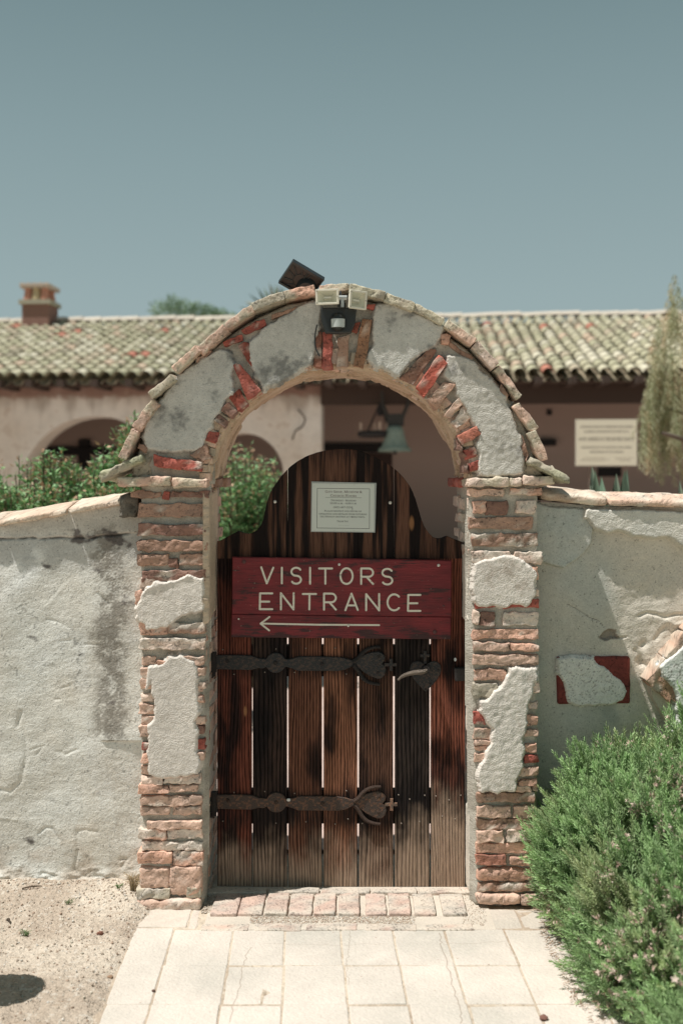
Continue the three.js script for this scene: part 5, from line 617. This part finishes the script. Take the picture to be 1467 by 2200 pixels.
// rosemary in front of the right wall
{
  const o = thing('rosemary_bush', 'big green rosemary bush with small faded flowers spilling onto the path', 'bush', [1.35, 0, .5]);
  const sprig = (n, l, sd) => { const P = [], I = []; let s = seedState; for (let i = 0; i < n; i++) { const t = (i + .5) / n, y = l * t, a = i * 2.4 + rr(-.3, .3), up = .35 + .75 * t + rr(-.15, .2), len = (.020 + .012 * rnd()) * (1 - .35 * t), w = .0017, dx = Math.cos(a) * Math.cos(up), dz = Math.sin(a) * Math.cos(up), dy = Math.sin(up), sx = -Math.sin(a) * w, sz = Math.cos(a) * w, b = P.length / 3, bend = .1 * len; P.push(0, y, 0, dx * len * .5 + sx, y + dy * len * .5 + bend, dz * len * .5 + sz, dx * len * .5 - sx, y + dy * len * .5 + bend, dz * len * .5 - sz, dx * len, y + dy * len, dz * len); I.push(b, b + 1, b + 2, b + 1, b + 3, b + 2); } const k = P.length / 3; for (let i = 0; i < 3; i++) { const a = i * 2.1; P.push(.0013 * Math.cos(a), -.03, .0013 * Math.sin(a), .0006 * Math.cos(a), l, .0006 * Math.sin(a)); } for (let i = 0; i < 3; i++) { const j = (i + 1) % 3; I.push(k + 2 * i, k + 2 * j, k + 2 * i + 1, k + 2 * j, k + 2 * j + 1, k + 2 * i + 1); } const g = new THREE.BufferGeometry(); g.setAttribute('position', new THREE.Float32BufferAttribute(P, 3)); g.setIndex(I); const nn = g.toNonIndexed(); nn.computeVertexNormals(); return nn; };
  const E = [[1.24, .21, .12, .46, .43, .24], [1.75, .37, .12, .60, .60, .24], [1.26, .19, .62, .43, .38, .46], [1.64, .31, .85, .56, .44, .5], [1.05, .26, .18, .26, .38, .22], [1.10, .14, .70, .24, .30, .36], [1.34, .14, 1.22, .42, .34, .36], [1.17, .2, .42, .34, .42, .3], [1.48, .29, .42, .5, .46, .34]];
  const val = (x, y, z, e) => Math.hypot((x - e[0]) / e[3], (y - e[1]) / e[4], (z - e[2]) / e[5]); const sets = [[], [], []], blooms = [], inner = [];
  let tries = 0; while (sets[0].length + sets[1].length + sets[2].length < 10500 && tries++ < 120000) {
    const e = E[Math.floor(rnd() * E.length)], d = dir(), r = .62 + .4 * Math.sqrt(rnd()), x = e[0] + d[0] * e[3] * r, y = e[1] + d[1] * e[4] * r, z = e[2] + d[2] * e[5] * r; if (y < .01 || z < -.1 || x > 2.3) continue;
    let in_ = 0; for (const q of E) if (q !== e && val(x, y, z, q) < .74) in_ = 1; if (in_) continue; const lump = fbm(x * 5, y * 5, z * 5, 3); if (r > .8 && lump < -.05 && rnd() < .92) continue; if (r > .92 && lump < .10 && rnd() < .7) continue;
    const n = new THREE.Vector3(d[0] / e[3], d[1] / e[4], d[2] / e[5]).normalize(); n.multiplyScalar(.75).add(new THREE.Vector3(rr(-.5, .5), .62 + rr(-.3, .4), rr(-.5, .5))).normalize();
    const k = rr(.6, 1.3), old = ss(.05, .3, fbm(x * 3 + 9, y * 3, z * 3, 3)), c = mix3(mul3([.28, .44, .185], k), mul3([.41, .46, .23], k), old * .7 + .2 * rnd()); sets[Math.floor(rnd() * 3)].push([[x, y, z], n, rr(.75, 1.35), c, r]);
    if (r > .85 && fbm(x * 4 + 3, y * 4 + 1, z * 4, 3) > .10 && rnd() < .8) for (let i = 0; i < 6; i++) { const t = rr(.02, .09); blooms.push([[x + n.x * t + rr(-.008, .008), y + n.y * t + rr(-.008, .008), z + n.z * t + rr(-.008, .008)], dir(), rr(0, 6), rr(.7, 1.4), mix3([.62, .42, .35], [.70, .58, .50], rnd())]); }
  }
  const up = new THREE.Vector3(0, 1, 0), q = new THREE.Quaternion(), q2 = new THREE.Quaternion(), m = new THREE.Matrix4();
  sets.forEach((l, i) => { const g = sprig([46, 58, 36][i], [.095, .125, .07][i], i), im = stuffMesh('foliage', g, mLeaf([1, 1, 1], .18), l.length, o); l.forEach(([p, n, s, c], j) => { q.setFromUnitVectors(up, n); q2.setFromAxisAngle(up, rr(0, 6.28)); m.compose(new THREE.Vector3(...p), q.clone().multiply(q2), new THREE.Vector3(s, s, s)); im.setMatrixAt(j, m); im.setColorAt(j, tint.setRGB(...c)); }); });
  const petal = mergeGeometries([0, 1, 2, 3, 4].map((i) => lens(.0105, .0062, .3, .2).rotateX(-.5).rotateZ(0).rotateY(i * 1.257))); leaves('flower', petal, mLeaf([1, 1, 1], .3), blooms, o);
  const stems = []; for (let i = 0; i < 70; i++) { const e = E[i % E.length], a = rr(0, 6.28), b = [1.25 + rr(-.12, .25), 0, .45 + rr(-.15, .3)], t = [e[0] + .7 * e[3] * Math.cos(a), Math.max(.1, e[1] + .55 * e[4] * rr(-.2, 1)), Math.max(-.06, e[2] + .7 * e[5] * Math.sin(a))]; stems.push(bar([b, [lerp(b[0], t[0], .5) + rr(-.05, .05), lerp(b[1], t[1], .4), lerp(b[2], t[2], .5)], t], [.014, .007, .003], 6)); } mesh('branches', mergeGeometries(stems), bark([.16, .115, .08]), o);
  // a few shoots rising against the wall
}
// leafy shrubs in the courtyard
function shrub(label, base, shoots, count, sd, cat = 'shrub') {
  const o = thing('shrub', label, cat, base, 'courtyard shrubs'), list = [], buds = [], stems = [];
  shoots.forEach(([x, y, z, w], si) => {
    const n = 7; for (let k = 0; k < n; k++) {
      const a = rr(0, 6.28), t = [x + w * Math.cos(a) * rr(.1, 1), y * rr(.82, 1), z + w * Math.sin(a) * rr(.1, 1)], b = [lerp(base[0], x, .75) + rr(-.1, .1), 0, base[2] + rr(-.15, .15)], mid = [lerp(b[0], t[0], .55), t[1] * .6, lerp(b[2], t[2], .5)]; stems.push(bar([b, mid, t], [.012, .008, .003], 5));
      const c = new THREE.CatmullRomCurve3([V(b), V(mid), V(t)]), m = Math.round(count / (shoots.length * n));
      for (let i = 0; i < m; i++) { const u = .38 + .62 * Math.pow(rnd(), .7), p = c.getPoint(u), d = dir(); d[1] = d[1] * .6 + .35; const spread = .11 * (1.15 - u); const young = u > .9 && rnd() < .3, k2 = rr(.7, 1.3); list.push([[p.x + d[0] * spread * rnd() * 2, p.y + (d[1] - .2) * spread * rnd(), p.z + d[2] * spread * rnd() * 2], d, rr(0, 6), rr(.7, 1.35), young ? mul3([.58, .36, .22], k2) : mul3(mix3([.17, .38, .15], [.30, .50, .20], rnd()), k2)]); }
    }
  });
  leaves('foliage', lens(.043, .019), mLeaf([1, 1, 1], .35), list, o); mesh('stems', mergeGeometries(stems), bark([.14, .12, .07]), o);
}
{
  const Z = -3.2, s = [], P = (x, y, w = .16, dz = 0) => { const p = at(x, y, Z + dz); s.push([p[0], p[1], Z + dz, w]); };
  for (let x = -160; x < 300; x += 27) P(x, 972 + 18 * Math.sin(x * .05) + (x < 40 ? 14 : 0), .17, .25 * Math.sin(x)); for (let x = -120; x < 330; x += 34) P(x, 1030 + 10 * Math.sin(x * .3), .2, .4); P(255, 925, .12); P(282, 890, .1); P(300, 868, .09); P(312, 905, .12); P(236, 962, .12); P(330, 960, .14); P(360, 1000, .16); P(268, 950, .13, .2); P(290, 930, .12, .2); P(248, 1000, .18, .3); P(305, 985, .16, .3); P(200, 985, .16, .1); P(250, 935, .12, .1); P(264, 918, .11, .1); P(290, 885, .1, .1); P(302, 872, .09, .1); P(312, 898, .12, .1); P(298, 940, .14, .2); P(150, 978, .15); P(95, 990, .16);
  shrub('wide leafy shrub with reddish young tips rising behind the left wall', [at(120, 0, Z)[0], 0, Z], s, 42000, 1);
}
{
  const Z = -4.6, s = [], P = (x, y, w = .14, dz = 0) => { const p = at(x, y, Z + dz); s.push([p[0], p[1], Z + dz, w]); };
  for (const [x, y] of [[478, 985], [500, 955], [520, 950], [540, 962], [556, 985], [575, 975], [585, 1010], [560, 1030], [530, 1040], [500, 1030], [480, 1060], [540, 1085], [575, 1075], [505, 1100], [560, 1110], [460, 1010], [440, 1000], [430, 1050]]) P(x, y, .17, .3 * Math.sin(x * 1.7));
  shrub('bushy green shrub seen through the arch left of the gate top', [at(520, 0, Z)[0], 0, Z], s, 13000, 2);
}
// pepper tree drooping in from the right
{
  const Z = -6.6, o = thing('pepper_tree', 'drooping olive green pepper tree at the right edge, in front of the roof', 'tree', [at(1640, 0, Z)[0], 0, Z]), B = [at(1640, 0, Z)[0], 0, Z], k = (DIST - Z) / FOCAL;
  mesh('trunk', mergeGeometries([bar([B, [B[0] + .05, 1, B[2]], [B[0] - .05, 2.2, B[2]], [B[0] + .1, 3.4, B[2]]], [.2, .15, .13, .08]), ...[[1480, 760], [1500, 640], [1700, 620], [1800, 780], [1440, 880], [1420, 930]].map(([x, y], i) => { const t = at(x, y, Z + (i % 3 - 1) * .5); return bar([[B[0], 2.0 + i * .1, B[2]], [lerp(B[0], t[0], .5), t[1] - .1, lerp(B[2], t[2], .5)], t], [.07, .05, .015], 6); })]), bark([.18, .145, .115]), o);
  const strand = (() => { const gs = [], n = 26; for (let i = 0; i < n; i++) { const y = -i * .024; for (const s of [-1, 1]) gs.push(lens(.062, .0085, .2, .3).rotateX(.55 + .2 * rnd()).rotateY(s * 1.2 + i * .8 + rr(-.4, .4)).translate(0, y, 0)); } gs.push(bar([[0, 0, 0], [.006, -.3, 0], [0, -.63, 0]], .0018, 3).toNonIndexed()); return mergeGeometries(gs.map((g) => { const h = g.index ? g.toNonIndexed() : g; for (const a of Object.keys(h.attributes)) if (a !== 'position' && a !== 'normal') h.deleteAttribute(a); return h; })); })();
  const list = []; const edge = (y) => (y < 700 ? lerp(1446, 1420, (y - 590) / 110) : y < 830 ? lerp(1420, 1384, (y - 700) / 130) : y < 930 ? lerp(1384, 1368, (y - 830) / 100) : lerp(1370, 1420, (y - 930) / 90));
  for (let i = 0; i < 1150; i++) { const y = 585 + 340 * Math.pow(rnd(), .9), x = edge(y + 60) + 6 + 26 * noise(y * .035, 4, 8) + 470 * Math.pow(rnd(), 1.25), dz = rr(-.9, .9) * ss(1380, 1520, x) + rr(-.2, .2), p = at(x, y, Z + dz); if (fbm(p[0] * 2.4, p[1] * 1.4, dz * 2, 3) < (y < 740 ? .05 : -.10)) continue; const c = rnd() < .18 ? [.58, .46, .27] : mix3([.30, .34, .17], [.52, .51, .32], rnd()); list.push([p, c]); }
  const im = stuffMesh('crown', strand, mLeaf([1, 1, 1], .4), list.length, o); list.forEach(([p, c], i) => { dummy.position.set(...p); dummy.rotation.set(rr(-.3, .3), rr(0, 6.28), rr(-.3, .3)); dummy.scale.set(1, rr(.5, 1.05), 1); dummy.updateMatrix(); im.setMatrixAt(i, dummy.matrix); im.setColorAt(i, tint.setRGB(...c)); });
}
// tree and palm beyond the roof
{
  const Z = -38, o = thing('tree', 'pale green tree top showing above the roof ridge on the left', 'tree', [at(420, 0, Z)[0], 0, Z]), B = [at(420, 0, Z)[0], 0, Z], list = [], top = [[345, 668, 26], [372, 656, 24], [398, 662, 26], [425, 668, 22], [450, 672, 20], [476, 678, 18], [500, 690, 20], [390, 700, 50], [450, 715, 50]];
  mesh('trunk', bar([B, [B[0] + .2, 4, Z], [B[0], 7.6, Z]], [.4, .3, .15]), bark([.2, .17, .13]), o); for (const [x, y, r] of top) { const c = at(x, y, Z), R = r * (DIST - Z) / FOCAL; for (let i = 0; i < 340; i++) { const d = dir(), q = R * Math.cbrt(rnd()); list.push([[c[0] + d[0] * q, c[1] + d[1] * q * .9, c[2] + d[2] * q], dir(), rr(0, 6), rr(.7, 1.3), mul3([.24, .35, .20], rr(.7, 1.3))]); } } leaves('crown', lens(.17, .055), mLeaf([1, 1, 1], .45), list, o);
}
{
  const Z = -32, o = thing('palm_tree', 'palm fronds poking up behind the arch, just left of the solar panel', 'palm', [at(590, 0, Z)[0], 0, Z]), B = [at(590, 0, Z)[0], 0, Z], k = (DIST - Z) / FOCAL, c = at(590, 684, Z); mesh('trunk', bar([B, [B[0], c[1] * .5, Z], c], [.32, .26, .24], 10), bark([.22, .18, .14]), o);
  const tips = [[512, 668], [520, 655], [535, 640], [548, 628], [562, 618], [575, 612], [590, 608], [602, 614], [615, 620], [630, 640], [650, 660], [500, 690], [670, 690], [560, 660], [610, 655]]; tips.forEach(([x, y], i) => { const t = at(x, y, Z + 1.2 * Math.sin(i * 2.4)), gs = [], n = 2; for (let j = 0; j < n; j++) { const a = (j / (n - 1) - .5) * .32, L = 1.1 * rr(.8, 1.1); const d = V(t).sub(V(c)).normalize(), s = new THREE.Vector3(-d.y, d.x, .3 * Math.sin(i)).normalize(), e = d.clone().multiplyScalar(Math.cos(a)).addScaledVector(s, Math.sin(a)); const st = V(t).addScaledVector(d, -1.05), m = new THREE.Matrix4().lookAt(new THREE.Vector3(), e.clone().negate(), new THREE.Vector3(.2, .3, 1)); gs.push(lens(L, .14, .5, .05).applyMatrix4(m).translate(st.x, st.y, st.z)); } const st = V(t).addScaledVector(V(t).sub(V(c)).normalize(), -1.05); const stalk = bar([c, st.toArray()], .025, 5).toNonIndexed(); for (const a of ['uv']) stalk.deleteAttribute(a); mesh('frond', mergeGeometries([...gs.map((g) => g.toNonIndexed()), stalk]), mLeaf(i % 4 === 2 ? [.22, .19, .09] : [.07, .11, .05], .2), o); });
}
// agave behind the right wall
for (const [label, bx, Z, tips] of [['large agave with upright grey green leaves behind the right wall, below the cream notice board', 1320, -2.6, [[1271, 1002, 12], [1277, 1010, 10], [1291, 1024, 12], [1323, 1018, 13], [1341, 1010, 15], [1346, 1008, 9], [1300, 1060, 12], [1330, 1062, 12], [1365, 1058, 12], [1255, 1066, 12]]], ['dark agave leaf tips just above the right wall at the edge of the picture', 1500, -2.4, [[1459, 1033, 11], [1480, 1010, 12], [1510, 1000, 13], [1530, 1030, 12], [1450, 1070, 10]]]]) {
  const B = [at(bx, 0, Z)[0], 0, Z], o = thing('agave_plant', label, 'agave', B), k = (DIST - Z) / FOCAL;
  tips.forEach(([x, y, w], i) => { const t = at(x, y, Z + .25 * Math.sin(i * 2.2)), b = [lerp(B[0], t[0], .25), .05, Z], P = [], I = [], n = 14, W = w * k * 1.45; const side = new THREE.Vector3(1, 0, .4 * Math.sin(i)).normalize(); for (let j = 0; j <= n; j++) { const u = j / n, c = [lerp(b[0], t[0], Math.pow(u, 1.2)), lerp(b[1], t[1], u), lerp(b[2], t[2], u)], r = W * (u < .35 ? lerp(.75, 1.25, u / .35) : 1.25 * Math.pow(1 - (u - .35) / .65, .42)) + .001; for (const [s, d] of [[-1, .25], [0, -.35], [1, .25], [0, -.6]]) P.push(c[0] + side.x * r * s, c[1], c[2] + side.z * r * s + d * r); } for (let j = 0; j < n; j++) for (let m = 0; m < 4; m++) { const a = j * 4 + m, c = j * 4 + (m + 1) % 4; I.push(a, c, c + 4, a, c + 4, a + 4); } const g = new THREE.BufferGeometry(); g.setAttribute('position', new THREE.Float32BufferAttribute(P, 3)); g.setIndex(I); g.computeVertexNormals(); mesh('leaf', g, M({ rgb: i % 3 ? [.19, .29, .20] : [.34, .42, .31], roughness: .55, side: THREE.DoubleSide }), o); });
}
// prickly pear just outside the picture: its shadow falls across the dirt
{
  const o = thing('prickly_pear', 'prickly pear cactus standing just outside the left edge, its shadow on the dirt', 'cactus', [-1.62, 0, .86]), green = M({ rgb: [.12, .17, .085], roughness: .7, bumpMap: rep(gritBump, .2), bumpScale: .004 });
  const pad = (x, y, z, rx, ry, rot, ty) => mesh('pad', new THREE.SphereGeometry(1, 22, 14).scale(rx, ry, .022).rotateY(ty).rotateZ(rot).translate(x, y, z), green, o);
  pad(-1.66, .16, .88, .12, .19, .05, 1.1); pad(-1.60, .44, .875, .105, .15, -.25, 1.2); pad(-1.385, .60, .80, .13, .145, -.9, 1.25); pad(-1.72, .62, .87, .09, .13, .3, 1.0); pad(-1.43, .43, .94, .012, .16, -1.35, .2); pad(-1.74, .36, .84, .09, .13, .6, 1.0);
}
// ---------------------------------------------------------------- small things on the ground
{
  const spot = (x, y) => { const Z = EYE * FOCAL / (y - 1040); return [(x - 733.5) * Z / FOCAL, groundY((x - 733.5) * Z / FOCAL, DIST - Z), DIST - Z]; };
  const rock = (d, s) => { const g = new THREE.IcosahedronGeometry(1, d), p = g.attributes.position; for (let i = 0; i < p.count; i++) { const k = 1 + .5 * noise(p.getX(i) * 1.6 + s, p.getY(i) * 1.6, p.getZ(i) * 1.6); p.setXYZ(i, p.getX(i) * k, p.getY(i) * k * .62, p.getZ(i) * k * .8); } const m = mergeVertices(g.deleteAttribute('uv') && g.deleteAttribute('normal') && g, 1e-3); m.computeVertexNormals(); return m; };
  for (const [label, x, y, r, c, onPath] of [['small reddish clod of earth lying on the dirt beside the path', 216, 2012, .012, [.20, .09, .06]], ['small brown clod at the left edge of the path', 237, 2100, .010, [.30, .19, .12]], ['round brown seed pod on the path by the rosemary', 1167, 2190, .013, [.20, .10, .075], 1], ['tiny brown pebble on the path tiles just right of the clod', 330, 2130, .006, [.14, .08, .06], 1]]) { const p = spot(x, y); if (onPath) p[1] = .0; const o = mesh('stone', rock(2, x).scale(r, r, r).translate(p[0], p[1] + r * .45, p[2]), M({ rgb: c, roughness: 1, bumpMap: rep(gritBump, .1), bumpScale: .003 })); tag(o, label, 'stone'); }
  const peb = rock(1, 3), tones = [[.50, .45, .37], [.42, .34, .27], [.56, .52, .46], [.33, .24, .18], [.46, .38, .30]], list = [], add = (p, s) => list.push([p, dir(), rr(0, 6), s, mul3(tones[Math.floor(rnd() * 5)], rr(.8, 1.15))]);
  for (let i = 0; i < 9000; i++) { const x = rr(-1.9, -.76), z = -.13 + 1.75 * Math.pow(rnd(), 1.5); const p = [x, 0, z]; p[1] = groundY(x, z) + .0005; add(p, .0012 + .0062 * Math.pow(rnd(), 5)); }
  for (let i = 0; i < 900; i++) { const x = rr(1.04, 1.9), z = rr(-.1, 1.5); add([x, groundY(x, z), z], .0015 + .004 * Math.pow(rnd(), 3)); }
  const im0 = leaves('gravel', peb, M({ rgb: [1, 1, 1], roughness: 1 }), list.slice(), scene); tag(im0, 'fine stones and grit scattered over the dirt', null, null, 'stuff'); list.length = 0;
  const f = crop(180, 1880, .7226), G = (a, b, Y) => { const q = f(a, b), Z = (EYE - Y) * FOCAL / (q[1] - 1040); return [(q[0] - 733.5) * Z / FOCAL, Y, DIST - Z]; };
  for (let i = 0; i < 2600; i++) { const t = rnd(), p = G(lerp(495, 985, t), lerp(116, 144, rnd()) + 3 * Math.sin(t * 9), .002); add(p, rr(.0018, .0042)); } for (let i = 0; i < 900; i++) { const p = G(rr(350, 395), rr(48, 112), .002); add(p, rr(.0015, .0035)); } for (let i = 0; i < 500; i++) { const p = G(rr(1125, 1195), rr(45, 150), .002); add(p, rr(.0012, .003)); }
  const im1 = leaves('gravel', peb, M({ rgb: [1, 1, 1], roughness: 1 }), list.slice(), scene); tag(im1, 'pale grit lying between the threshold bricks and the path tiles', null, null, 'stuff');
  // litter under the rosemary
  const lit = []; for (let i = 0; i < 900; i++) { const z = rr(-.05, 1.3), x = .83 + .09 * fbm(z * 4, 1, 2, 3) + Math.abs(rr(-.14, .14)) * rr(0, 1.2) - .05; lit.push([[x, .006 + .004 * rnd(), z], [rr(-1, 1), rr(-.1, .15), rr(-1, 1)], rr(-.4, .4), rr(.4, 1.1), mul3(mix3([.26, .15, .10], [.38, .27, .19], rnd()), rr(.7, 1.2))]); } const li = leaves('leaf_litter', lens(.018, .0035, .3, .1), M({ rgb: [1, 1, 1], side: THREE.DoubleSide }), lit, scene); tag(li, 'dry brown needles and twigs along the edge of the rosemary', null, null, 'stuff');
  const tuft = (name, label, cat, x, y, n, h, c, spread) => { const p = spot(x, y), gs = []; for (let i = 0; i < n; i++) { const a = rr(0, 6.28), e = spread * rr(.3, 1), l = h * rr(.5, 1), b = [p[0] + rr(-.012, .012), p[1] - .002, p[2] + rr(-.012, .012)]; gs.push(bar([b, [b[0] + Math.cos(a) * e * .4, b[1] + l * .7, b[2] + Math.sin(a) * e * .4], [b[0] + Math.cos(a) * e, b[1] + l * rr(.6, 1), b[2] + Math.sin(a) * e]], [.0016, .0012, .0004], 4)); } const o = mesh(name, mergeGeometries(gs), M({ rgb: c })); tag(o, label, cat); };
  tuft('grass_tuft', 'dry straw coloured grass tuft at the foot of the left pier', 'grass tuft', 288, 1938, 60, .085, [.36, .28, .17], .06); tuft('weed', 'tiny green weed on the dirt left of the path', 'weed', 55, 2014, 22, .02, [.13, .19, .08], .025); tuft('weed', 'small green weed close to the foot of the left wall', 'weed', 148, 1960, 16, .022, [.15, .19, .09], .022); tuft('weed', 'tiny green weed beside the dry grass tuft', 'weed', 258, 1936, 16, .02, [.14, .2, .08], .02);
  const tw = spot(68, 1938), o = mesh('twig', bar([[tw[0] - .035, tw[1] + .004, tw[2] + .01], [tw[0], tw[1] + .008, tw[2]], [tw[0] + .04, tw[1] + .006, tw[2] - .012]], [.003, .004, .002], 6), bark([.24, .18, .13])); tag(o, 'short dry twig on the dirt near the left wall', 'twig'); const t2 = spot(18, 1990), o2 = mesh('twig', bar([[t2[0] - .01, t2[1] + .004, t2[2] - .02], [t2[0] + .004, t2[1] + .012, t2[2]], [t2[0] + .012, t2[1] + .005, t2[2] + .015]], [.004, .005, .002], 6), bark([.15, .11, .08])); tag(o2, 'dark broken twig at the left edge of the dirt', 'twig');
}
scene.traverse((o) => { if (o.isMesh) o.castShadow = o.receiveShadow = true; });
renderer.render(scene, camera);
